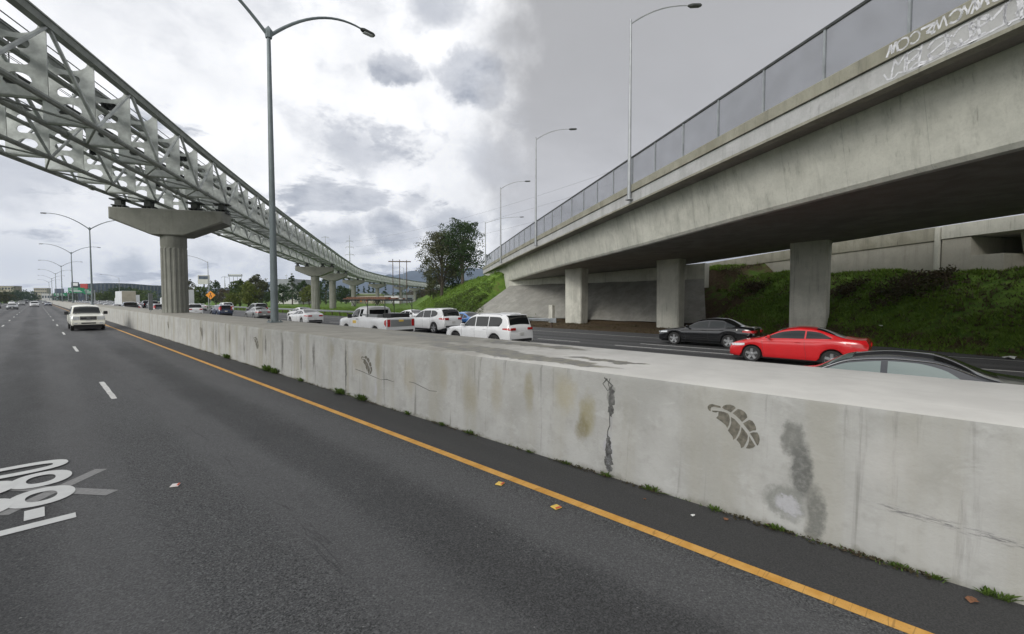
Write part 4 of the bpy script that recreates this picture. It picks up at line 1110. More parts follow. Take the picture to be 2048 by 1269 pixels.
            for i in range(7):
                s=c.L-h0+(h0-h1)*i/6; f=i/6; zlo=za+(zb-za)*.35*(1-f); zhi=zb-(zb-za)*.15*(1-f)
                rows.append([(sd*(c.xs(s,zlo+(zhi-zlo)*j/3)+.006),Y(s),zlo+(zhi-zlo)*j/3) for j in range(4)])
            grid_obj('tail_light',rows,'lamp_red',t,flip=(sd<0))
            w_=c.hw(c.L)*.93; q=MB(); tw=S.get('tailw',.2); q.bbox((sd*(w_-w_*tw),Y(c.L)-.008,(za+zb)/2),(w_*tw,.014,(zb-za)/2),.006); q.obj('tail_light','lamp_red',t)
        # ---- windscreen and rear window on the top surface
        for nm,(s0,s1),ins in (('windscreen',S['ws'],.055),('rear_window',S['rg'],.075)):
            if s1<=s0: continue
            rows=[]; N=10
            for i in range(N+1):
                s=s0+(s1-s0)*i/N; xr=c.rail(s)*.93-ins*.3
                rows.append([(x,Y(s)+(.004 if nm=='windscreen' else -.004),c.zt(s,abs(x))+.006) for x in [xr*(-1+2*j/8) for j in range(9)]])
            grid_obj(nm,rows,glass if nm=='windscreen' else 'glass_dark',t,flip=(nm!='x'))
        if bed:   # cab rear window, upright
            q=MB(); s=bed[0]-.012; r=c.rail(bed[0]-.25)*.82; z0=c.belt(bed[0]-.2)+.1; z1=S['H']-.16
            q.box(-r,r,Y(bed[0])-.012,Y(bed[0])+.02,z0,z1); q.obj('rear_window','glass_dark',t)
        # ---- grille, bumper, plates
        w_=c.hw(0); g0,g1=S['grille']
        if S.get('rails'):
            for sd in (1,-1):
                pts=[(sd*(c.rail(s)*.92),Y(s),c.zt(s,c.rail(s)*.9)+(.05 if 0<i<8 else .0)) for i,s in enumerate([2.5+1.7*k/8 for k in range(9)])]
                MB().path(pts,.018,6).obj('roof_rail','chrome' if bed is None else 'black_plastic',t,smooth=True)
            MB().bbox((0,Y(4.50),S['H']-.03),(.62,.13,.022),.01).obj('roof_spoiler',paint,t)
        gw_=S.get('gw',.46)
        MB().bbox((0,Y(0)+.008,(g0+g1)/2),(w_*gw_,.014,(g1-g0)/2),.01).obj('grille','black_plastic',t)
        if bed:
            MB().bbox((0,Y(0)+.03,.60),(w_*1.0,.07,.12),.03).obj('front_bumper',paint,t); MB().bbox((0,Y(0)+.02,.44),(w_*.9,.05,.05),.01).obj('air_dam','black_plastic',t)
            for z_ in (g0+.06,g1-.06): MB().bbox((0,Y(0)+.024,z_),(w_*gw_*.96,.008,.012),.003).obj('grille_bar','chrome',t)
            MB().bbox((0,Y(0)+.026,(g0+g1)/2),(.11,.008,.05),.004).obj('grille_badge','paint_grey',t)
            MB().bbox((0,Y(0)+.10,.60),(.42,.01,.05),.01).obj('bumper_intake','black_plastic',t)
            q=MB(); q.bbox((0,Y(1.44),c.zt(1.44,0)+.012),(.70,.05,.012),.005); q.obj('cowl','black_plastic',t)
            for sd in (1,-1): MB().bbox((sd*.72,Y(0)+.10,.60),(.09,.01,.05),.01).obj('fog_lamp','lamp_clear',t)
        MB().bbox((0,Y(0)+.012,S['bot'][0][1]+.14),(w_*.8,.016,.07),.01).obj('lower_grille','black_plastic',t)
        MB().bbox((0,Y(0)+.022,g0-.10),(.15,.008,.07),.003).obj('number_plate','plate',t)
        wr=c.hw(c.L)
        MB().bbox((0,Y(c.L)-.012,S['bot'][-1][1]+.09),(wr*.86,.018,.07),.01).obj('rear_valance','black_plastic' if not S.get('chromebump') else 'chrome',t)
        MB().bbox((0,Y(c.L)-.016,S['plz']),(.15,.008,.07),.003).obj('number_plate','plate',t)
        # ---- wheels
        r=S['r']
        for sc in S['ax']:
            for sd in (1,-1):
                wx=sd*(c.hw0-.125)
                o=thing_part('wheel',t,(wx,Y(sc),r)); prof=[(r*.70,-.105),(r*.93,-.11),(r*.995,-.085),(r,-.04),(r,.04),(r*.995,.085),(r*.93,.11),(r*.70,.105)]
                MB().lathe(prof,28,axis='x',cap=False).obj('tyre','rubber',o,smooth=True)
                q=MB(); q.lathe([(r*.69,-.10),(r*.72,.085),(r*.66,.10),(r*.62,.05),(.0,.045)][:4],28,axis='x')
                if sd<0: q.v=[(-x,y,z) for x,y,z in q.v]; q.f=[f[::-1] for f in q.f]
                q.obj('rim','rim_dark',o,smooth=True)
                q=MB(); ns=S.get('spokes',5)
                for k in range(ns):
                    a=2*PI*k/ns+.3; ca,sa=math.cos(a),math.sin(a); px_,py_=-sa,ca
                    for (ra,rb,wa,wb) in ((.10*r,.68*r,.05 if ns<8 else .03,.045 if ns<8 else .022),):
                        vs=[]
                        for (rr,ww,xx) in ((ra,wa,.088),(rb,wb,.098)):
                            for s_ in (-1,1): vs.append((xx*sd,ca*rr+px_*ww*s_,sa*rr+py_*ww*s_))
                            for s_ in (1,-1): vs.append(((xx-.03)*sd,ca*rr+px_*ww*s_,sa*rr+py_*ww*s_))
                        q.add(vs,[(0,1,5,4),(1,2,6,5),(2,3,7,6),(3,0,4,7),(0,3,2,1),(4,5,6,7)])
                pr_=[(r*.645,.088),(r*.70,.100),(r*.715,.100),(r*.715,.08)]
                q2=MB(); q2.lathe([(.06,.07),(.06,.095),(.03,.10)],12,axis='x'); 
                ring=MB(); 
                for (ra,xx) in ((r*.64,.085),(r*.715,.104)):
                    for i in range(28): an=2*PI*i/28; ring.v.append((xx,ra*math.cos(an),ra*math.sin(an)))
                ring.f=[(i,(i+1)%28,28+(i+1)%28,28+i) for i in range(28)]
                for z_ in (q2,ring):
                    if sd<0: z_.v=[(-x,y,z) for x,y,z in z_.v]
                    q.add(z_.v,z_.f)
                q.obj('wheel_spokes',rim,o)
        return t
def thing_part(name,parent,loc):
    """a wheel: hub mesh that carries tyre, rim and spokes"""
    q=MB(); sd=1 if loc[0]>0 else -1
    q.tube((-.09,0,0),(.07 if sd>0 else .07,0,0),.07,n=10); o=q.obj(name,'rim_dark',parent); o.location=loc; return o
def plan(L,f=.80,r=.80,m=.35): return [(0,f),(.06,f+.06),(.2,.925),(m+.25,.985),(1.2,1.),(L-1.2,1.),(L-m-.15,.985),(L-.2,.93),(L-.05,r+.05),(L,r)]
SED=dict(L=4.9,W=1.86,H=1.45,rw=.66,beltmid=.97,top=[(0,.60),(.05,.70),(.25,.78),(.9,.90),(1.45,.98),(2.25,1.36),(2.9,1.445),(3.35,1.43),(4.25,1.13),(4.6,1.09),(4.82,1.07),(4.9,.95)],
  belt=[(0,.57),(.3,.74),(1.0,.86),(1.5,.92),(3.3,.98),(4.3,1.02),(4.7,1.0),(4.9,.88)],plan=plan(4.9),bot=[(0,.24),(.5,.20),(4.4,.20),(4.9,.30)],
  ax=[.93,3.76],r=.335,arch=.385,win=[(1.62,2.70,.035,.035),(2.78,3.52,.035,.035),(3.58,4.02,.04,.04)],seams=[1.55,2.74,3.62],handles=[2.52,3.42],mir=1.72,head=(.02,.55,.62,.70),tail=(.50,.02,.80,.93),tailw=.26,
  ws=(1.50,2.26),rg=(3.42,4.22),grille=(.50,.62),plz=.55,spokes=5)
CPE=dict(SED); CPE.update(L=4.48,W=1.76,H=1.40,rw=.64,beltmid=.98,top=[(0,.58),(.05,.68),(.25,.77),(.75,.90),(1.15,.985),(1.95,1.33),(2.45,1.395),(2.85,1.38),(3.85,1.10),(4.2,1.06),(4.40,1.06),(4.48,.93)],
  belt=[(0,.55),(.3,.72),(.8,.87),(1.2,.93),(2.6,.985),(3.7,1.02),(4.2,1.0),(4.48,.88)],plan=plan(4.48),bot=[(0,.24),(.5,.20),(4.0,.20),(4.48,.30)],
  ax=[.86,3.48],r=.32,arch=.375,win=[(1.32,2.62,.035,.03),(2.67,3.45,.04,.035,[(2.6,1.34),(3.0,1.29),(3.45,1.085)])],seams=[1.25,2.66],handles=[2.42],mir=1.50,head=(.02,.60,.60,.69),tail=(.45,.02,.78,.92),ws=(1.22,1.96),rg=(2.95,3.80),trim=None)
SUV=dict(L=4.82,W=1.94,H=1.74,rw=.80,beltmid=1.10,top=[(0,.72),(.05,.86),(.2,.95),(.9,1.06),(1.40,1.12),(2.0,1.60),(2.4,1.715),(3.6,1.735),(4.40,1.70),(4.55,1.62),(4.72,1.18),(4.80,1.07),(4.82,.9)],
  belt=[(0,.70),(.3,.93),(.9,1.02),(1.5,1.06),(3.2,1.10),(4.3,1.13),(4.65,1.10),(4.82,.85)],plan=plan(4.82,.84,.86),bot=[(0,.34),(.5,.28),(4.3,.28),(4.82,.40)],
  ax=[.90,3.82],r=.375,arch=.445,win=[(1.50,2.42,.03,.03),(2.48,3.36,.03,.03),(3.42,4.30,.03,.035,[(3.4,1.66),(4.1,1.62),(4.30,1.50)],[(3.4,1.1),(4.1,1.14),(4.30,1.34)])],rails=1,seams=[1.45,2.45,3.40],handles=[2.25,3.18],mir=1.66,head=(.02,.42,.80,.90),tail=(.42,.02,.98,1.10),tailw=.22,
  ws=(1.40,2.08),rg=(4.42,4.70),grille=(.72,.86),plz=.80,spokes=5)
CUV=dict(SUV); CUV.update(L=5.0,W=1.96,H=1.77,top=[(0,.70),(.05,.84),(.2,.95),(.9,1.07),(1.35,1.12),(2.15,1.62),(2.7,1.74),(3.6,1.765),(4.45,1.70),(4.62,1.62),(4.84,1.20),(4.96,1.08),(5.0,.9)],belt=[(0,.68),(.3,.92),(.9,1.03),(1.5,1.08),(3.3,1.10),(4.2,1.20),(4.8,1.15),(5.0,.85)],
  plan=plan(5.0,.82,.84),ax=[.95,3.87],win=[(1.55,2.52,.03,.03),(2.58,3.44,.03,.03),(3.50,4.25,.04,.035,[(3.4,1.68),(3.95,1.62),(4.25,1.50)],[(3.4,1.12),(3.95,1.20),(4.25,1.36)])],seams=[1.5,2.55,3.48],handles=[2.3,3.25],ws=(1.40,2.16),rg=(4.54,4.82),tail=(.50,.02,.98,1.13),bot=[(0,.32),(.5,.27),(4.4,.27),(5.0,.40)])
HAT=dict(SUV); HAT.update(L=4.5,W=1.84,H=1.64,top=[(0,.66),(.05,.80),(.2,.9),(.8,1.02),(1.15,1.06),(1.9,1.52),(2.4,1.62),(3.3,1.64),(4.05,1.58),(4.2,1.50),(4.38,1.10),(4.47,1.0),(4.5,.85)],belt=[(0,.64),(.3,.88),(.8,.98),(1.3,1.02),(3.0,1.06),(4.0,1.10),(4.3,1.05),(4.5,.8)],plan=plan(4.5,.82,.84),ax=[.87,3.52],r=.35,arch=.41,win=[(1.30,2.2,.03,.03),(2.26,3.1,.03,.03),(3.16,3.8,.03,.035)],seams=[1.25,2.23,3.14],handles=[2.0,2.92],mir=1.48,ws=(1.2,1.92),rg=(4.12,4.37),tail=(.35,.02,.95,1.45),tailw=.10,bot=[(0,.30),(.5,.24),(4.0,.24),(4.5,.36)])
PKU=dict(L=5.95,W=2.03,H=1.98,rw=.77,beltmid=1.28,top=[(0,1.02),(.03,1.12),(.10,1.19),(.9,1.28),(1.45,1.32),(2.0,1.82),(2.45,1.95),(3.5,1.965),(3.85,1.90),(3.87,1.34),(3.9,1.33),(5.9,1.33),(5.95,1.28)],
  belt=[(0,.96),(.12,1.14),(.9,1.22),(1.6,1.26),(3.8,1.30),(5.9,1.30),(5.95,1.26)],plan=[(0,.93),(.05,.955),(.15,.975),(.6,.99),(1.2,1.),(5.6,1.),(5.9,.985),(5.95,.97)],bot=[(0,.42),(.5,.40),(5.4,.44),(5.95,.50)],
  ax=[1.0,4.62],r=.40,arch=.475,win=[(1.72,2.72,.03,.04),(2.80,3.62,.03,.04)],seams=[1.62,2.76,3.70],handles=[2.55,3.48],bodyhandle=0,mir=1.85,bigmir=1,head=(.02,.24,.86,1.12),tail=(.16,.02,.88,1.27),tailw=.075,
  ws=(1.46,2.04),rg=(0,0),gw=.50,grille=(.84,1.13),plz=.62,bed=(3.9,5.86),spokes=6,chromebump=0)
cars=[]
T_SED,T_CPE,T_SUV,T_CUV,T_HAT,T_PKU=[Car(x) for x in (SED,CPE,SUV,CUV,HAT,PKU)]
SEDT=dict(SED); SEDT['trim']=(1.7,3.95); SEDT['win']=[(1.62,2.70,.035,.035),(2.80,3.86,.035,.035,[(2.8,1.37),(3.2,1.34),(3.55,1.26),(3.86,1.06)])]; T_SEDT=Car(SEDT)
SED2=dict(SED); SED2['spokes']=5
c_=T_SEDT.build('sedan','dark charcoal sedan just behind the barrier, only roof and chrome-edged windows showing','car','paint_char',(11.5,1.0),0,glass='glass_light')
def occ(t):  # headrests and occupants are not visible; keep only seats for depth
    pass
c_red=T_CPE.build('coupe','bright red two-door coupe with silver wheels behind the near end of the barrier','car','paint_red',(20.3,3.95),0,glass='glass_car')
c_blk=T_SED.build('sedan','glossy black sedan with silver alloy wheels ahead of the red coupe','car','paint_black',(24.85,8.95),0)
for ob in c_red.children:
    if ob.name.startswith('mirror'): ob.data.materials[0]=MATS['paint_red']
c_jp=T_SUV.build('suv','boxy white SUV with black wheels, nearest of the white cars beyond the barrier','car','paint_white',(16.2,17.1),0,rim='rim_dark')
c_bl=T_SED.build('sedan','blue sedan mostly hidden behind the boxy white SUV','car','paint_blue',(23.3,27.6),0)
c_cv=T_CUV.build('suv','rounded white crossover with silver wheels ahead of the boxy white SUV','car','paint_white',(20.75,28.0),0)
c_w=T_SED.build('sedan','white sedan with dark windows half hidden behind the ladder rack truck','car','paint_white',(24.4,36.5),0)
# working pickup
PK=dict(PKU); PK['L']=5.95; PK['win']=[(1.72,2.62,.03,.04),(2.72,3.05,.06,.05)]; PK['seams']=[1.62,2.68]
PK['top']=[(0,.86),(.04,1.05),(.12,1.18),(.9,1.30),(1.45,1.35),(2.0,1.86),(2.35,1.98),(3.2,1.99),(3.42,1.93),(3.44,1.38),(3.5,1.37),(5.9,1.37),(5.95,1.32)]; PK['belt']=[(0,.84),(.12,1.14),(.9,1.24),(1.6,1.29),(3.4,1.34),(5.9,1.34),(5.95,1.30)]; PK['bed']=(3.46,5.86); PK['handles']=[2.5]; PK['tail']=(.2,.02,.86,1.28); PK['tailw']=.10
c_pk=Car(PK).build('pickup_truck','white work pickup with a lumber-laden ladder rack over its open bed','truck','paint_white',(14.9,26.2),0,rim='rim_dark')
q=MB(); q.bbox((0,-2.985,1.06),(.70,.012,.20),.02); q.obj('tailgate_panel','paint_silver',c_pk)
q=MB(); q.bbox((-1.0,1.75-.95,1.03),(.012,.22,.10),.004); q.obj('door_logo_patch','marker_yel',c_pk)
q=MB(); q.bbox((0,-3.0,1.20),(.16,.010,.06),.004); q.obj('tailgate_badge','marker_yel',c_pk)
# tool boxes
q=MB(); q.bbox((-.72,-.9,1.44),(.20,.95,.12),.02); q.obj('side_tool_box','paint_silver',c_pk)
q=MB(); q.bbox((.72,-.9,1.42),(.20,.95,.10),.02); q.obj('side_tool_box','black_plastic',c_pk)
q=MB(); q.bbox((.1,-2.3,1.45),(.65,.45,.17),.03); q=q.obj('black_storage_case','black_plastic'); q.location=(14.9,26.2,0); tag(q,'black storage case lying in the open bed of the work pickup','case')
rk=thing('ladder_rack','thin dark steel ladder rack standing over the bed of the white work pickup','rack',(14.9,26.2,0))
for y in (-2.75,-.75,1.35):
    q=MB(); zb=1.36 if y<.5 else 2.0
    for sx_ in (-1,1):
        if y<.5: q.tube((sx_*.93,y,zb),(sx_*.93,y,2.40),.024,n=6); q.tube((sx_*.93,y,2.0),(sx_*.93,y+.35,2.38),.018,n=6)
        else: q.tube((sx_*.70,y-.1,1.98),(sx_*.93,y,2.40),.022,n=6)
    q.tube((-.98,y,2.40),(.98,y,2.40),.026,n=6); q.obj('rack_hoop','steel_dark',rk)
for sx_ in (-.93,.93):
    q=MB(); q.tube((sx_,-2.9,2.44),(sx_,2.6,2.44),.022,n=6); q.obj('rack_rail','steel_dark',rk)
for k,(x,z,m,w_) in enumerate(((-.75,2.50,'wood',.12),(-.45,2.50,'marker_red',.05),(-.1,2.51,'wood',.10),(.25,2.50,'paper',.05),(.55,2.50,'wood',.08),(-.6,2.58,'wood',.09),(.0,2.59,'paper',.04))):
    q=MB(); q.bbox((x,-.05+.15*math.sin(k*2),z),(w_,2.6,.035),.01); o=q.obj('lumber_board',m); o.location=(14.9,26.2,0)
    tag(o,['dark timber board at the barrier side of the roof rack load','thin red-painted length in the roof rack load','middle timber board in the roof rack load','thin white pipe-like length in the roof rack load','timber board on the far side of the roof rack load','upper dark timber board at the barrier side of the load','upper thin white length atop the rack load'][k],'lumber','lengths of timber carried on the ladder rack')
c_t=T_SED.build('sedan','sleek white sedan with a dark rear window ahead of the work pickup','car','paint_white',(18.4,45.9),0)
c_t2=T_SED.build('sedan','white sedan just ahead and right of the sleek white one','car','paint_white',(22.2,56.5),0)
c_s=T_SED.build('sedan','old silver-grey sedan half hidden behind the near lamp pole','car','paint_silver',(19.2,62.5),0)
c_k=T_CUV.build('suv','black SUV in the outer lane beside the silver-grey sedan','car','paint_black',(24.0,78.5),0)
c_n=T_HAT.build('hatchback','navy blue hatchback with tall tail lights right of the thick pier','car','paint_navy',(17.8,73.0),0)
c_n2=T_SED.build('sedan','silver sedan partly hidden behind the navy hatchback','car','paint_silver',(21.0,88.0),0)
c_w2=T_CUV.build('suv','white SUV with dark rear window close right of the thick pier','car','paint_white',(15.1,77.),0)
T_HAT.build('hatchback','grey hatchback in the queue just beyond the silver-grey sedan','car','paint_grey',(13.6,93.0),0)
T_CUV.build('suv','white SUV in the outer lane beyond the navy hatchback','car','paint_white',(24.2,97.0),0)
# traffic facing the camera on this side
c_f=T_PKU.build('pickup_truck','cream pickup truck driving towards the camera in the lane next to the yellow line','truck','paint_cream',(2.75,51.2),PI)
near={'a':(T_SED,'sedan','paint_grey'),'b':(T_SUV,'suv','paint_white'),'c':(T_HAT,'hatchback','paint_silver'),'d':(T_SED,'sedan','paint_white'),'e':(T_PKU,'pickup_truck','paint_black'),'f':(T_SED,'sedan','paint_navy')}
protos={}
def far_car(key,x,y,rz,label,group):
    T,nm,pt_=near[key]
    if key not in protos:
        o=T.build(nm,label,'truck' if nm=='pickup_truck' else 'car',pt_,(x,y),rz,group); protos[key]=o
    else:
        o=copy_tree(protos[key]); o.location=(x,y,0); o.rotation_euler=(0,0,rz); o['label']=label
        o['group']=group
    return o
GA='oncoming traffic in our carriageway'; GB='queue of traffic in the opposite carriageway'
for i,(k,x,y,lb) in enumerate((('a',-3.95,158,'grey sedan approaching in the third lane from the barrier'),('b',-.5,199,'light SUV approaching in the middle lane behind the cream pickup'),('c',-3.95,252,'distant silver hatchback approaching in the third lane'),
    ('f',2.8,232,'distant navy sedan approaching in the lane next to the barrier'),('d',-.5,300,'tiny white sedan far off in the middle lane'),('e',-7.4,175,'dark pickup approaching in the outermost lane at the left edge'),('d',-7.4,290,'tiny white sedan far off in the outermost lane'),('c',2.8,330,'tiny silver hatchback far off next to the barrier'),('e',-3.95,345,'tiny dark pickup far off in the third lane'))):
    far_car(k,x,y,PI,lb,GA)
spots=[]
rr_=random.Random(5)
for lane,x in enumerate((10.4,13.3,16.6,20.0,23.6)):
    y=92+lane*5+rr_.uniform(0,8)
    while y<330:
        if not (12.9<x<19 and 88<y<116) and not (12.5<x<17 and 128<y<158): spots.append((x+rr_.uniform(-.3,.3),y))
        y+=rr_.uniform(11,20)
keys='dbacdfbdae'
nmk={'a':'grey sedan','b':'white SUV','c':'silver hatchback','d':'white sedan','e':'dark pickup','f':'navy sedan'}
for i,(x,y) in enumerate(spots):
    k=keys[rr_.randrange(10)]
    far_car(k,x,y,0,'small distant '+nmk[k]+' among the queued traffic beyond the barrier left of the thick pier',GB+', '+nmk[k]+' kind')
# lorries
def lorry(x,y,L,H,m1,m2,lb,boxz=1.05,tractor=True):
    t=thing('lorry',lb,'truck',(x,y,0))
    q=MB(); q.bbox((0,0,(boxz+H)/2),(1.25,L/2,(H-boxz)/2),.03)
    q.obj('cargo_box',m1,t)
    q=MB(); q.box(-1.255,1.255,-L/2-.012,-L/2+.02,boxz+.05,H-.05); q.obj('rear_door',m2,t)
    q=MB(); q.box(-.5,.5,-L/2+.1,L/2,.7,boxz-.02); q.obj('chassis','steel_dark',t)
    q=MB(); q.box(-1.1,1.1,-L/2+.1,-L/2+.16,.45,.56); q.obj('rear_bumper','steel_dark',t)
    for yy_ in (-L/2+1.0,-L/2+2.2):
        for sx_ in (-1,1):
            w_=MB(); w_.lathe([(.3,-.14),(.5,-.14),(.52,-.1),(.52,.1),(.5,.14),(.3,.14)],18,axis='x'); o=w_.obj('wheel','rubber',t,smooth=True); o.location=(sx_*1.05,yy_,.52)
    q=MB(); q.bbox((0,L/2+1.2,1.6),(1.2,1.0,1.15),.15); q.obj('cab',m1,t)
    q=MB(); q.box(-1.1,1.1,L/2+2.2,L/2+2.22,1.7,2.5); q.obj('windscreen','glass_dark',t)
    for sx_ in (-1,1):
        w_=MB(); w_.lathe([(.3,-.14),(.5,-.14),(.52,-.1),(.52,.1),(.5,.14),(.3,.14)],18,axis='x'); o=w_.obj('wheel','rubber',t,smooth=True); o.location=(sx_*1.05,L/2+1.2,.52)
        q=MB(); q.box(sx_*1.0-.08,sx_*1.0+.08,-L/2-.02,-L/2+.05,.75,.85); q.obj('tail_light','lamp_red',t)
    return t
lorry(14.8,143,12.5,4.3,'truck_white','truck_beige','articulated lorry with a white box trailer and beige rear, standing left of the thick pier')
lorry(17.7,101,13.0,4.05,'truck_white','truck_white','lorry with tall white trailer just showing right of the thick pier')
lorry(24.5,215,9.,3.9,'truck_white','truck_white','small distant white box lorry far up the opposite carriageway')
#@@PART4
# ================================================================ vegetation
def leaves(mb,c,rad,n,s,rnd,squash=.8,edge=.45):
    for i in range(n):
        v=Vector((rnd.gauss(0,1),rnd.gauss(0,1),rnd.gauss(0,1))).normalized()*(edge+(1-edge)*rnd.random())*(1+.25*rnd.gauss(0,1)*.5)
        p=Vector(c)+Vector((v.x*rad,v.y*rad,v.z*rad*squash)); ls=s*rnd.uniform(.6,1.4)
        a=Vector((rnd.gauss(0,1),rnd.gauss(0,1),rnd.gauss(0,1)*.7)).normalized(); b=a.orthogonal().normalized(); b=Matrix.Rotation(rnd.uniform(0,2*PI),3,a)@b; cc=a.cross(b)
        mb.add([p-b*ls,p-cc*ls*.5,p+b*ls,p+cc*ls*.5],[(0,1,2,3)])
def tree(name,x,y,z0,H,Wd,leaf,label,seed,kind='round',n=2600,ls=.3,group='trees in the background',sub=14,trunkr=None,gap=.45):
    rnd=random.Random(seed); t=thing(name,label,'tree',(x,y,z0),rnd.uniform(0,6),group)
    cr=MB(); tk=MB(); R_=Wd/2; tr=trunkr or max(.12,H*.022)
    if kind=='conifer' or kind=='cypress':
        tk.tube((0,0,-.3),(0,0,H*.95),tr,.03,n=7)
        L=12 if kind=='conifer' else 9
        for k in range(L):
            f=k/(L-1); z=H*(.14+.84*f); r=R_*(1-f)**.75*(1 if kind=='conifer' else .9)+.1
            m=max(2,int((5 if kind=='conifer' else 3)*(1-f*.6)))
            for j in range(m):
                a=rnd.uniform(0,2*PI); q=r*rnd.uniform(.35,.85); c=(math.cos(a)*q,math.sin(a)*q,z+rnd.uniform(-.03,.03)*H)
                leaves(cr,c,r*rnd.uniform(.35,.6)+.15,int(n/(L*m)),ls,rnd,.55)
    elif kind=='palm':
        tk.path([(0,0,-.2),(.1,0,H*.4),(0,.1,H*.8)],[tr*1.4,tr,tr],8)
        for k in range(34):
            a=rnd.uniform(0,2*PI); e=rnd.uniform(-.4,1.2); L=R_*rnd.uniform(.8,1.1); pts=[]
            for i in range(7):
                f=i/6; pts.append(Vector((math.cos(a)*L*f*math.cos(e*.6),math.sin(a)*L*f*math.cos(e*.6),H*.8+L*(math.sin(e)*f-.75*f*f))))
            for i in range(6):
                d=(pts[i+1]-pts[i]).normalized(); sdv=d.cross(UP).normalized()*(.32*(1-i/7)); dz=Vector((0,0,-.18))
                cr.add([pts[i],pts[i]+sdv+dz,pts[i+1]+sdv*.7+dz,pts[i+1]],[(0,1,2,3)]); cr.add([pts[i],pts[i]-sdv+dz,pts[i+1]-sdv*.7+dz,pts[i+1]],[(3,2,1,0)])
    else:
        base=H*(.22 if kind=='tall' else .06)
        tk.path([(0,0,-.4),(rnd.uniform(-.2,.2),rnd.uniform(-.2,.2),base),(rnd.uniform(-.4,.4),rnd.uniform(-.4,.4),H*.7)],[tr*1.25,tr,tr*.35],8)
        for k in range(sub):
            a=k*2.4+rnd.uniform(-.5,.5); f=rnd.random(); z=base+(H-base)*(.10+.82*((k+.5)/sub))
            env=math.sin(min(1,max(.12,(z-base*.8)/(H-base*.8)))**.8*PI*.93+.12)
            q=R_*max(.15,env)*rnd.uniform(.30,.80); c=Vector((math.cos(a)*q,math.sin(a)*q,z))
            r=R_*rnd.uniform(.26,.44)*(1 if z<H*.85 else .75)
            tk.path([(0,0,max(base*.7,z-H*.28)),c*.5+Vector((0,0,(z-H*.1)*.5)),c],[tr*.45,tr*.28,.02],5)
            leaves(cr,c,r,int(n/sub),ls,rnd,.72,gap)
            for j in range(3):
                v=Vector((rnd.gauss(0,1),rnd.gauss(0,1),rnd.gauss(0,.8))).normalized()*r*1.05
                leaves(cr,c+v,r*.35,int(n/sub*.14),ls,rnd,.8)
    tk.obj('trunk','bark',t,smooth=True); cr.obj('crown',leaf,t)
    return t
def gz(x,y): return gh(x,y)
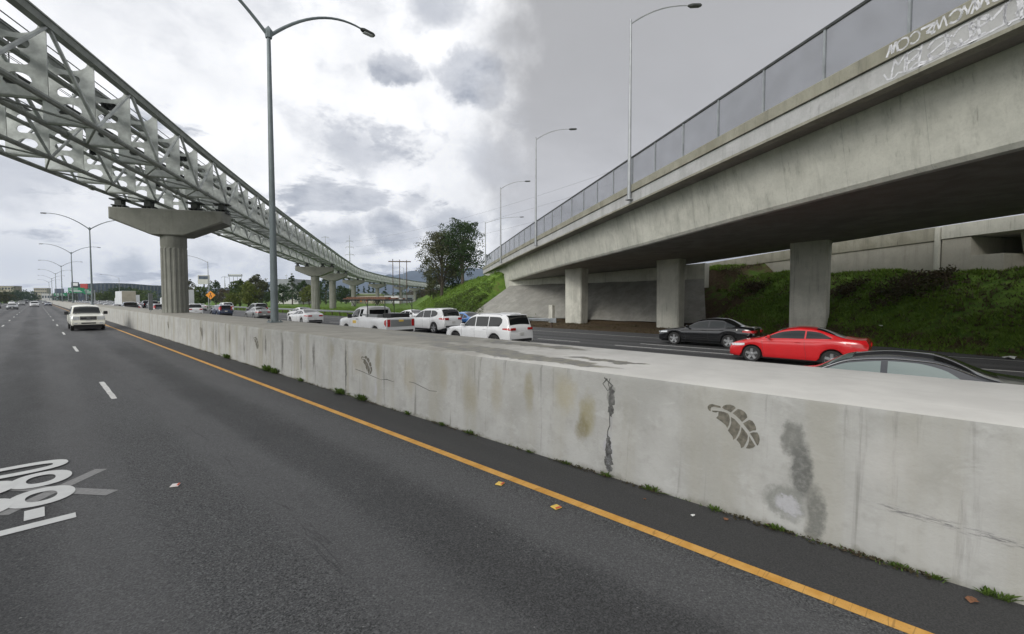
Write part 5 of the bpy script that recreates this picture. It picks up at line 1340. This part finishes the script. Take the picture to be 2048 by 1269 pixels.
# the two trees beyond the grassy hill
x,y=pos(884,104); tree('gum_tree',x,y,gz(x,y)-.3,15.5,12.5,'leaf_olive','sparse olive-russet tree on the hill beside the overpass, sky showing through it',11,'tall',8500,.18,sub=28,gap=.5)
x,y=pos(925,101); tree('oak_tree',x,y,gz(x,y)-.3,14.6,12.5,'leaf_dark','dark green tree with an uneven spiky crown on the hill beside the overpass',5,'tall',7500,.19,sub=24,gap=.6)
x,y=pos(868,116); tree('shrub_tree',x,y,gz(x,y)-.3,6.5,5.5,'leaf_olive','small olive bush at the foot of the russet tree',15,'round',1500,.17)
x,y=pos(905,110); tree('shrub_tree',x,y,gz(x,y)-.3,5.0,7,'leaf_dark','low dark bush between the two trees on the hill',16,'round',1500,.17)
BT=[ # px, dist, height, width, leaf, kind, label, n, ls
 (378,190,10.5,8,'leaf_olive','tall','tall thin greyish tree right of the thick pier, above the others',1500,.22),
 (402,150,6.8,8,'leaf_mid','round','bushy green tree behind the orange diamond sign',1500,.25),(384,160,6,7,'leaf_russet','round','reddish shrub-like tree just right of the thick pier',1200,.25),
 (432,175,9.5,8,'leaf_dark','round','dark round tree right of the billboard on a pole',1500,.26),(452,165,6.5,9,'leaf_russet','round','brownish leafless-looking tree left of the big green clump',1200,.24),
 (463,130,4.2,5,'leaf_yellow','round','yellow-green shrub in front of the brownish tree',900,.2),(481,140,8.6,8,'leaf_mid','round','big rounded olive-green tree, left one of the clump',2000,.27),
 (498,130,7.6,6.5,'leaf_yellow','round','yellow-green round tree in the clump left of the lamp pole',1700,.24),(510,150,10.5,9,'leaf_olive','tall','tall olive tree behind the clump left of the lamp pole',1800,.27),
 (525,145,8.5,8,'leaf_olive','round','olive tree just left of the near lamp pole',1600,.26),(470,210,8,9,'leaf_dark','round','dark tree far behind the brownish tree',1000,.3),
 (585,190,13.0,7,'leaf_dark','conifer','tall dark pine in front of the grey-roofed building',1600,.28),(567,200,9,8,'leaf_dark','round','dark tree at the left end of the grey-roofed building',1200,.3),
 (618,165,7.5,7.5,'leaf_yellow','round','yellow-green tree left of the second guideway pier',1500,.24),(607,190,10.5,7,'leaf_dark','tall','dark tree behind the yellow-green one by the second pier',1300,.28),
 (652,200,13,9,'leaf_dark','conifer','tall ragged dark pine right of the second guideway pier',1700,.3),(641,210,11,7,'leaf_dark','conifer','dark pine partly behind the second guideway pier',1100,.3),
 (693,230,8.0,11,'leaf_dark','round','dark broad tree between the third and fourth piers',1400,.33),(683,240,9.5,9,'leaf_dark','round','dark tree beside the third guideway pier',1200,.33),
 (545,135,4.8,6,'leaf_dark','palm','short palm with drooping fronds right of the lamp pole',0,.2),
 (755,170,2.6,4.5,'leaf_olive','palm','low spiky palm in front of the pale wall',0,.2),
 (716,420,15,7,'leaf_dark','cypress','first of the dark cypresses above the pale wall from the left',500,.6),(728,420,14,7,'leaf_dark','cypress','second of the dark cypresses above the pale wall from the left',500,.6),
 (738,420,15,6,'leaf_dark','cypress','third of the dark cypresses above the pale wall from the left',500,.6),(746,420,14,6,'leaf_dark','cypress','fourth of the dark cypresses above the pale wall from the left',500,.6),
 (771,420,17,7,'leaf_dark','cypress','lone dark cypress right of the fifth pier',500,.6),
 (262,330,9.5,20,'leaf_dark','round','broad dark tree in front of the dark slatted building, right one',1500,.5),(232,330,10.5,18,'leaf_dark','round','broad dark tree in front of the dark slatted building, left one',1500,.5),
 (215,280,6.5,14,'leaf_mid','round','low green tree left of the lorry',1000,.4),(290,300,8,18,'leaf_mid','round','low green tree behind the lorry at the thick pier',1000,.45),
 (196,330,7,16,'leaf_olive','round','olive bush-like tree near the green overhead sign',900,.45),(272,250,7.5,12,'leaf_mid','round','yellowish-green tree behind the white trailer',900,.35),
 (12,300,7,14,'leaf_dark','round','dark tree below the beige building at the left edge',900,.45),(38,420,9,26,'leaf_dark','round','dark tree line piece left of the road, near the horizon',900,.6),(56,520,10,30,'leaf_dark','round','distant dark tree on the horizon left of the road',700,.8),(0,240,6,12,'leaf_olive','round','olive tree at the very left edge',900,.4),
 (130,520,9,26,'leaf_dark','round','distant dark tree behind the overhead signs',700,.8),(158,480,9,24,'leaf_dark','round','distant dark tree right of the overhead signs',700,.8),
 (833,300,9,14,'leaf_russet','tall','bare brownish tree beyond the far end of the guideway',1100,.35),(846,270,8,12,'leaf_olive','tall','thin olive tree beyond the far end of the guideway',1100,.3),(858,240,8,10,'leaf_russet','tall','thin russet tree where the guideway meets the hill',1100,.28),
 (800,330,7,15,'leaf_dark','round','dark tree right of the wooden pole frame base',900,.4),(820,360,8,16,'leaf_olive','round','olive tree right of the sixth pier',900,.4)]
for i,(px,d,h_,w_,lf,kd,lb,n_,l_) in enumerate(BT):
    x,y=pos(px,d); nm={'conifer':'pine_tree','cypress':'cypress_tree','palm':'palm_tree'}.get(kd,'tree')
    tree(nm,x,y,0,h_,w_,lf,lb,100+i,kd,n_,l_,group=('cypresses above the pale wall' if kd=='cypress' else 'trees beyond the opposite carriageway'))
# distant belt of trees no one could count
mb=MB(); rnd=random.Random(3)
for i in range(900):
    px=rnd.uniform(-250,985); d=rnd.uniform(430,900); x,y=pos(px,d)
    if -20<x<45 : continue
    leaves(mb,(x,y,rnd.uniform(.5,7.5)),rnd.uniform(4,8),9,1.5,rnd,.6)
tag(mb.obj('far_woodland','leaf_dark'),kind='stuff')
# ivy mass on the shoulder of the hill beside the abutment
ivy=MB(); rnd=random.Random(9)
def hill(px,py):
    """where the photo ray meets the hillside"""
    d=dirpx(px,py); k=20
    while k<400:
        p=Vector((0,0,CH))+d*k
        if p.z<gh(p.x,p.y) and p.x>30: return p
        k+=.3
    return None
outl=[]
for i in range(2600):
    px=rnd.uniform(868,992); py=rnd.uniform(552,632)
    # region of the bush in the photo
    if py<612-(px-868)*.42 or py>632-(abs(px-950)*.05): continue
    if px>985-(py-560)*.25: continue
    p=hill(px,py)
    if p is None: continue
    k=.35+.25*math.sin(p.x*1.1)+.2*math.sin(p.y*.9)
    leaves(ivy,(p.x,p.y,p.z+k*rnd.random()),.32,9,.085,rnd,.8)
o=ivy.obj('ivy_mass','leaf_mid'); tag(o,'dense yellow-green ivy mass on the hillside left of the sloped concrete abutment','ivy')
# rough grass and ground cover on the slopes
def tuft_field(name,leaf,N,test,s0,s1,seed):
    rnd=random.Random(seed); mb=MB(); c=0; tries=0
    while c<N and tries<N*12:
        tries+=1; r_=test(rnd)
        if r_ is None: continue
        x,y=r_; z=gh(x,y); s=rnd.uniform(s0,s1); c+=1
        for k in range(4):
            a=rnd.uniform(0,2*PI); l=s*rnd.uniform(.5,1.2); wd=s*.16; d=Vector((math.cos(a),math.sin(a),0)); b=Vector((x+rnd.uniform(-s,s)*.4,y+rnd.uniform(-s,s)*.4,z-.02))
            tip=b+d*l*.8+UP*l*rnd.uniform(.5,1.1); q=Vector((-d.y,d.x,0))*wd
            mb.add([b-q,b+q,tip+q*.3,tip-q*.3],[(0,1,2,3)])
    return tag(mb.obj(name,leaf),kind='stuff')
def pn(x,y): return math.sin(x*.9+1.3*math.sin(y*.5))+math.sin(y*.83+.7*math.sin(x*.6))+.6*math.sin(x*2.3+y*1.9)
def right_slope(rnd):
    y=rnd.uniform(-14,24); x=interp(XT,y,False)+abs(rnd.random())*14-.4; t,p=to_b(x,y)
    if p>33: return None
    if y>13.5 and x>38.5 and p<29.5: return None
    if pn(x,y)+rnd.uniform(-1,1)< -.6: return None
    return (x,y)
def left_slope(rnd):
    x=rnd.uniform(36,100); y=rnd.uniform(46,125)
    if gh(x,y)<.05 or to_b(x,y)[1]>16: return None
    return (x,y)
def right_brown(rnd):
    y=rnd.uniform(-14,22); x=interp(XT,y,False)+abs(rnd.random())*12-.6; t,p=to_b(x,y)
    if p>33 or (y>13.5 and x>38.5 and p<29.5): return None
    if pn(x,y)+rnd.uniform(-1,1)> -.2: return None
    return (x,y)
mat('dummy',(.1,.1,.1))
make_leaf('blade_green',(.09,.16,.022),(.20,.30,.045),(.13,.21,.03)); make_leaf('blade_dark',(.02,.04,.012),(.05,.08,.02),(.03,.055,.015)); make_leaf('blade_dry',(.07,.05,.03),(.15,.11,.065),(.09,.08,.04))
tuft_field('slope_grass','blade_green',17000,right_slope,.10,.24,1)
tuft_field('slope_dry_growth','blade_dry',5000,right_brown,.08,.22,2)
tuft_field('hill_grass','blade_green',9000,left_slope,.15,.35,4)
def dark_patch(rnd):
    cx,cy,rx,ry=rnd.choice(((36.5,1.2,1.6,1.5),(36.9,.2,1.5,1.2),(36.2,2.0,1.2,1.2),(38.5,4.5,.6,.8),(39.6,7.0,.6,.9),(42.5,11.5,.6,.9)))
    return (cx+rnd.gauss(0,.5)*rx,cy+rnd.gauss(0,.5)*ry)
mb=MB(); rnd=random.Random(12)
for i in range(520):
    x,y=dark_patch(rnd); leaves(mb,(x,y,gh(x,y)+.18+.25*rnd.random()),.28,9,.09,rnd,.8)
o=mb.obj('bramble_patch','leaf_brown'); tag(o,'dark brown tangled bramble patch high on the grassy bank under the second ramp','bramble')
# verge grass beyond the guard rail (flat field)
def field(rnd):
    y=rnd.uniform(34,150); x=30.6+abs(rnd.gauss(0,1))*14
    return (x,y) if gh(x,y)<.5 else None
tuft_field('field_grass','blade_green',9000,field,.18,.42,6)
def verge(rnd):
    y=rnd.uniform(12,46); x=rnd.uniform(30.4,39.5)
    return (x,y) if pn(x*1.5,y*1.5)+rnd.uniform(-1,1)>.5 else None
tuft_field('verge_weeds','blade_dry',2600,verge,.06,.16,8)
# ================================================================ roadside furniture and background
gr=thing('guard_rail','galvanised steel guard rail along the outer edge of the opposite carriageway','guard rail')
gy=frange(24.5,240,2.5)
mb=MB(); prw=[(-.02,.50),(.05,.55),(.0,.60),(.05,.65),(.05,.72),(.0,.77),(-.02,.78),(-.04,.77),(.01,.72),(.01,.65),(-.04,.60),(.01,.55),(-.04,.50)]
mb.sweep([(-a,b) for a,b in prw],[(Vector((30.75,y,0)),Vector((1,0,0)),UP) for y in gy]); mb.obj('rail','galv',gr)
for y in gy[:86]:
    q=MB(); q.box(30.80,30.95,y-.07,y+.07,-.1,.76); q.obj('post','wood_pole',gr)
q=MB(); q.bbox((30.72,24.2,.62),(.05,.35,.2),.02); q.obj('end_terminal','galv',gr)
# concrete post box beside the far column
q=MB(); q.bbox((37.6,29.8,.9),(.22,.25,.95),.03); tag(q.obj('utility_box','conc_bridge'),'small upright concrete box beside the farthest overpass column','utility box')
x,y=gpx(1215,640); q=MB(); q.bbox((x,y,.14),(.5,.3,.14),.06,); tag(q.obj('yellow_bag','yellow_trash'),'yellow bundle lying on the dirt below the sloped concrete','bundle')
for (px,py,lb) in ((1408,618,'white scrap on the shaded bank right of the middle column'),(1762,655,'white scrap on the grassy bank right of the nearest column')):
    p=hill(px,py)
    if p: o=scrap(p.x,p.y,.14,'paper','litter_scrap',lb,'litter',.08); o.location.z=p.z+.05
x,y=gpx(2020,718); o=scrap(x,y,.35,'paper','litter_scrap','white crumpled litter at the road edge at far right','litter',.12)
# orange diamond warning sign
x,y=pos(422,100); sg=thing('warning_sign','orange diamond warning sign with black merge arrows beside the far lanes','sign',(x,y,0),-R(28))
q=MB(); q.tube((0,0,-.2),(0,0,3.9),.05,n=6); q.obj('post','galv',sg)
q=MB(); s_=.95; q.sweep([(0,s_),(-s_,0),(0,-s_),(s_,0)],[(Vector((0,-.06,3.3)),Vector((1,0,0)),UP),(Vector((0,-.09,3.3)),Vector((1,0,0)),UP)]); q.obj('panel','sign_orange',sg)
q=MB(); 
def flatp(q,pts,y,z0): q.add([(a,y,z0+b) for a,b in pts],[tuple(range(len(pts)))])
flatp(q,[(-.22,-.55),(-.10,-.55),(-.10,-.2),(.05,.0),(.05,.3),(.16,.3),(0,.58),(-.16,.3),(-.07,.3),(-.07,.03),(-.22,-.15)],-.094,3.3)
flatp(q,[(.10,-.5),(.24,-.5),(.24,-.1),(.12,.02),(.06,-.08),(.10,-.2)],-.094,3.3); q.obj('arrow_symbol','black_plastic',sg)
# small sign panel on the barrier beside the pier, seen edge-on
q=thing('object_marker','narrow grey sign panel on a post at the barrier just left of the thick pier','sign',(6.1,44.5,1.47),R(32))
mb=MB(); mb.box(-.17,.17,-.015,.015,.15,1.45); mb.obj('panel','galv',q); mb=MB(); mb.tube((0,.03,0),(0,.03,1.4),.03,n=6); mb.obj('post','galv',q)
# overhead guide signs
def ohsign(px,d,z0,wd,hh,lb,m='sign_green',postx=None,n2=None):
    x,y=pos(px,d); t=thing('overhead_sign',lb,'sign',(x,y,0),-R(10),'green overhead signs far up the freeway')
    q=MB(); q.box(-wd/2,wd/2,-.05,.05,z0,z0+hh); q.obj('panel',m,t)
    q=MB(); 
    for k,(a,b,zf_) in enumerate(((-.42,.1,.68),(-.42,.25,.4),(-.3,.35,.18))): q.box(wd*a,wd*b,-.07,-.06,z0+hh*zf_,z0+hh*(zf_+.12))
    q.obj('legend','sign_white',t)
    q=MB(); px_=postx if postx is not None else wd/2+.6
    q.tube((px_,.3,0),(px_,.3,z0+hh*.8),.22,n=8); q.tube((-wd/2,.3,z0+hh*.6),(px_,.3,z0+hh*.6),.12,n=6); q.tube((-wd/2,.3,z0+hh*.25),(px_,.3,z0+hh*.25),.12,n=6); q.obj('gantry','galv',t)
ohsign(154,215,5.3,5.6,2.5,'large green overhead sign beyond the second lamp')
ohsign(178,225,4.8,3.4,2.6,'green and pale overhead sign right of the large one')
ohsign(122,330,4.6,7.0,2.2,'small distant green overhead sign left of the lamp')
def billboard(px,d,zt,wd,hh,m,lb,m2=None,legs=1,hz=None):
    x,y=pos(px,d); t=thing('billboard',lb,'billboard',(x,y,0),-YAW+R(12))
    z1=ht(zt,d); q=MB(); q.box(-wd/2,wd/2,-.25,.25,z1-hh,z1); q.obj('panel',m,t)
    if m2: q=MB(); q.box(-wd*.42,wd*.42,-.27,-.255,z1-hh*.45,z1-hh*.1); q.obj('face','%s'%m2,t)
    q=MB(); 
    for k in range(legs): xx=0 if legs==1 else -wd*.42+wd*.84*k/(legs-1); q.tube((xx,.3,0),(xx,.3,z1-hh*.5),.3 if legs==1 else .1,n=7)
    q.obj('post','steel_dark',t)
billboard(152,260,565,3.6,4.6,'bld_dark','tall dark sign with a small white top above the green overhead sign','sign_white')
billboard(170,270,568,3.6,2.9,'sign_red','red sign beside the tall dark one near the slatted building')
billboard(120,300,578,5.,3.,'bld_slat','dark arched sign left of the large green overhead sign')
billboard(409,230,551,5.2,4.6,'bld_white','two-tone white and grey sign on a pole above the trees','bld_slat')
billboard(472,300,549,8.5,1.6,'bld_roof','long thin billboard frame on several legs above the trees','sign_white',legs=4)
# buildings
ar=thing('arena_building','large dark blue slatted building with curved roofline left of the thick pier','building',(*pos(247,430),0),-YAW+R(40))
q=MB(); n=26; hw=31
for i in range(n+1):
    f=i/n; x=-hw+2*hw*f; z=15.6+1.6*math.sin(PI*min(1,f*1.1+.05)); yv=-4*math.sin(PI*f)
    q.v+=[(x,yv,0),(x,yv,z),(x,yv+26,z),(x,yv+26,0)]
for i in range(n):
    for k in range(3): q.f.append((i*4+k,(i+1)*4+k,(i+1)*4+k+1,i*4+k+1))
q.f.append((3,2,1,0)); q.f.append((n*4,n*4+1,n*4+2,n*4+3)); q.obj('wall','bld_slat',ar)
q=MB()
for i in range(46):
    f=i/45; x=-hw+2*hw*f; yv=-4*math.sin(PI*f)-.25; s_=1.2 if i%2 else -1.2
    q.tube((x,yv,2.5),(x+s_,yv,15.3+1.3*math.sin(PI*f)),.16,n=4)
tag(q.obj('slat_screen','bld_roof',ar),None)
def block(px,d,wd,dp,zt,m,lb,rot=0,floors=3,roof=None,name='office_building',bays=8):
    x,y=pos(px,d); z1=ht(zt,d); t=thing(name,lb,'building',(x,y,0),-YAW+R(rot))
    q=MB(); q.box(-wd/2,wd/2,0,dp,0,z1); q.obj('wall',m,t)
    for k in range(floors):
        z0=z1*(k+.35)/floors; z2=z1*(k+.72)/floors
        for j in range(bays):
            a=-wd/2+wd*(j+.18)/bays; b=a+wd*.64/bays; w_=MB(); w_.box(a,b,-.06,.05,z0,z2); w_.obj('window','win_dark',t)
    q=MB(); q.box(-wd/2-.2,wd/2+.2,-.2,dp+.2,z1,z1+.5)
    if roof: q=MB(); q.sweep([(-wd/2-1,0),(wd/2+1,0),(wd/2*.75,roof),(-wd/2*.75,roof)],[(Vector((0,-1.2,z1)),Vector((1,0,0)),UP),(Vector((0,dp+1,z1)),Vector((1,0,0)),UP)])
    q.obj('roof','bld_roof',t)
block(4,520,22,14,573,'bld_beige','beige office building at the left edge of the horizon',20)
block(82,800,18,12,577,'bld_beige','yellowish office block on the horizon above the middle lanes',20,4,bays=6)
block(95,760,14,12,588,'bld_white','low white building on the horizon above the lanes',20,1,bays=4)
block(570,215,16,14,582,'bld_white','low white industrial building under a grey hipped roof',-18,1,roof=5.5,name='industrial_building',bays=5)
block(706,330,14,8,598,'bld_white','small pale house beyond the field, left of the fourth pier',10,1,bays=3,name='house')
block(600,300,12,8,590,'bld_white','small white house between the pines',10,1,bays=3,name='house')
# pale wall with faded colour patches, white trailers beyond
wl=thing('painted_wall','long pale wall with faded reddish mural patches beyond the field','wall',(*pos(741,235),0),-YAW+R(6))
q=MB(); q.box(-7,7,0,.3,0,4.4); q.obj('wall_panel','bld_beige',wl)
rnd=random.Random(4)
for k in range(9):
    q=MB(); a=-6.6+k*1.45; q.box(a,a+rnd.uniform(.6,1.2),-.03,-.005,rnd.uniform(.8,1.4),rnd.uniform(2.4,3.6)); q.obj('mural_patch',['sign_red','sign_orange','bld_white'][k%3] if k%2 else 'bld_white',wl)
q=MB(); q.box(-7.3,7.3,-.4,1.2,4.4,4.8); q.obj('coping','blade_green',wl)
block(741,300,14,6,588,'bld_white','low white building with a row of dark windows above the pale wall',6,1,name='house',bays=7)
block(783,240,10,5,592,'truck_white','long low white shed right of the pale wall',6,1,name='shed',bays=2)
block(812,270,9,5,592,'bld_roof','grey shed behind the wooden pole frame',6,1,name='shed',bays=2)
# utility poles
hf=thing('pole_frame','three wooden utility poles joined by one crossbeam beyond the field','utility pole',(*pos(800,178),0),-YAW+R(8))
for k,(xx,zt) in enumerate(((-2.6,519),(0,520),(2.7,521))):
    q=MB(); q.tube((xx,0,-.2),(xx,0,ht(zt,178)),.17,.13,n=8); q.obj('pole','wood_pole',hf)
q=MB(); q.box(-4.3,4.4,-.12,.12,ht(525,178),ht(523,178)); q.obj('crossbeam','wood_pole',hf)
for k,xx in enumerate((-3.6,-1.4,1.4,3.6)):
    q=MB(); q.tube((xx,0,ht(525,178)),(xx,0,ht(525,178)+.5),.05,n=6); q.obj('insulator','galv',hf)
def pylon(px,d,zt,lb,arms):
    x,y=pos(px,d); z1=ht(zt,d); t=thing('transmission_pylon',lb,'pylon',(x,y,0),-YAW+R(10),'steel pylons behind the guideway')
    q=MB(); q.tube((0,0,0),(0,0,z1),.9,.12,n=6); q.obj('mast','steel_edge',t)
    for (zz_,w_) in arms:
        z=z1-zz_; q=MB(); q.tube((-w_,0,z),(0,0,z+.9),.12,n=4); q.tube((w_,0,z),(0,0,z+.9),.12,n=4); q.tube((-w_,0,z),(w_,0,z),.14,n=4)
        for a in (-w_,w_): q.tube((a,0,z),(a,0,z-1.4),.10,n=4)
        q.obj('cross_arm','steel_edge',t)
pylon(701,420,472,'nearer steel transmission pylon rising above the curve of the guideway',((5.5,3.0),(11,3.6),(18,3.9)))
pylon(653,430,474,'second transmission pylon, left of the taller one, its top just above the guideway',((1.,3.2),(7,3.4)))
pylon(574,600,549,'thin distant mast above the grey-roofed building',((2,1.5),))
pylon(451,420,553,'thin distant pole between the billboard and the tree clump',((1,3.0),))
# power lines strung from the pylons
def wire(a,b,sag,name='power_line'):
    pts=[Vector(a).lerp(Vector(b),i/24)-UP*sag*4*(i/24)*(1-i/24) for i in range(25)]; mb=MB(); mb.path(pts,.035,4); return mb.obj(name,'steel_dark')
x0,y0=pos(701,420); x1,y1=pos(1250,190); x2,y2=pos(653,430)
for k,(z,nm) in enumerate(((ht(472,420)-5.5,'upper'),(ht(472,420)-11,'middle'),(ht(472,420)-18,'lower'))):
    tag(wire((x0,y0,z),(x1,y1,z+2),5),nm+' power line strung from the taller pylon over the overpass lamps','power line','power lines')
tag(wire((x2,y2,ht(474,430)-1),(x0,y0,ht(472,420)-5.5),3),'power line strung between the two pylons','power line','power lines')
# ================================================================ hills
def ridge(name,pts,d,depth,m):
    mb=MB(); n=len(pts); rows=8
    for j in range(rows+1):
        f=j/rows
        for i,(px,py) in enumerate(pts):
            dd=d+depth*f; x,y=pos(px,dd); top=ht(py,d+depth*.5)
            z=(top+10)*math.sin(PI*min(1,f*1.0)*.5 if f<.5 else PI*.5*(1+.0*(f-.5)))**1.2*(f*2 if f<.5 else 1)-10
            z=-10+(top+10)*(min(1,f*2)**.8)+ (math.sin(i*1.9+j*2.3)*.03+math.sin(i*.7-j*1.1)*.035)*top*(1 if j<5 else 0)
            mb.v.append((x,y,z))
    for j in range(rows):
        for i in range(n-1): mb.f.append((j*n+i,j*n+i+1,(j+1)*n+i+1,(j+1)*n+i))
    return struct(mb.obj(name,m,smooth='all'))
hp=[(-400,597),(120,594),(330,590),(380,585),(420,578),(470,574),(520,570),(552,561),(575,560),(600,565),(625,563),(650,562),(690,560),(720,558),(750,556),(775,552),(795,549),(810,546),(835,543),(850,542),(870,540),(885,537),(915,533),(945,538),(970,540),(1020,545),(1100,548),(1300,560),(2200,590)]
hp2=[]
for a,b in zip(hp[:-1],hp[1:]):
    for k in range(3): hp2.append((a[0]+(b[0]-a[0])*k/3,a[1]+(b[1]-a[1])*k/3+random.uniform(-.7,.7)))
hp2.append(hp[-1]); ridge('hills',hp2,4200,1800,'hill_mat')
# ================================================================ air
hz=MB(); hz.box(-6500,7500,-450,7800,-40,460)
hm=bpy.data.materials.new('haze_air'); hm.use_nodes=True; nt=hm.node_tree; nt.nodes.clear()
vo=nt.nodes.new('ShaderNodeVolumePrincipled'); vo.inputs['Color'].default_value=(.62,.76,1.,1); vo.inputs['Density'].default_value=.00010; vo.inputs['Anisotropy'].default_value=.2
ou=nt.nodes.new('ShaderNodeOutputMaterial'); nt.links.new(vo.outputs[0],ou.inputs[1]); MATS['haze_air']=hm
tag(hz.obj('haze','haze_air'),kind='stuff')
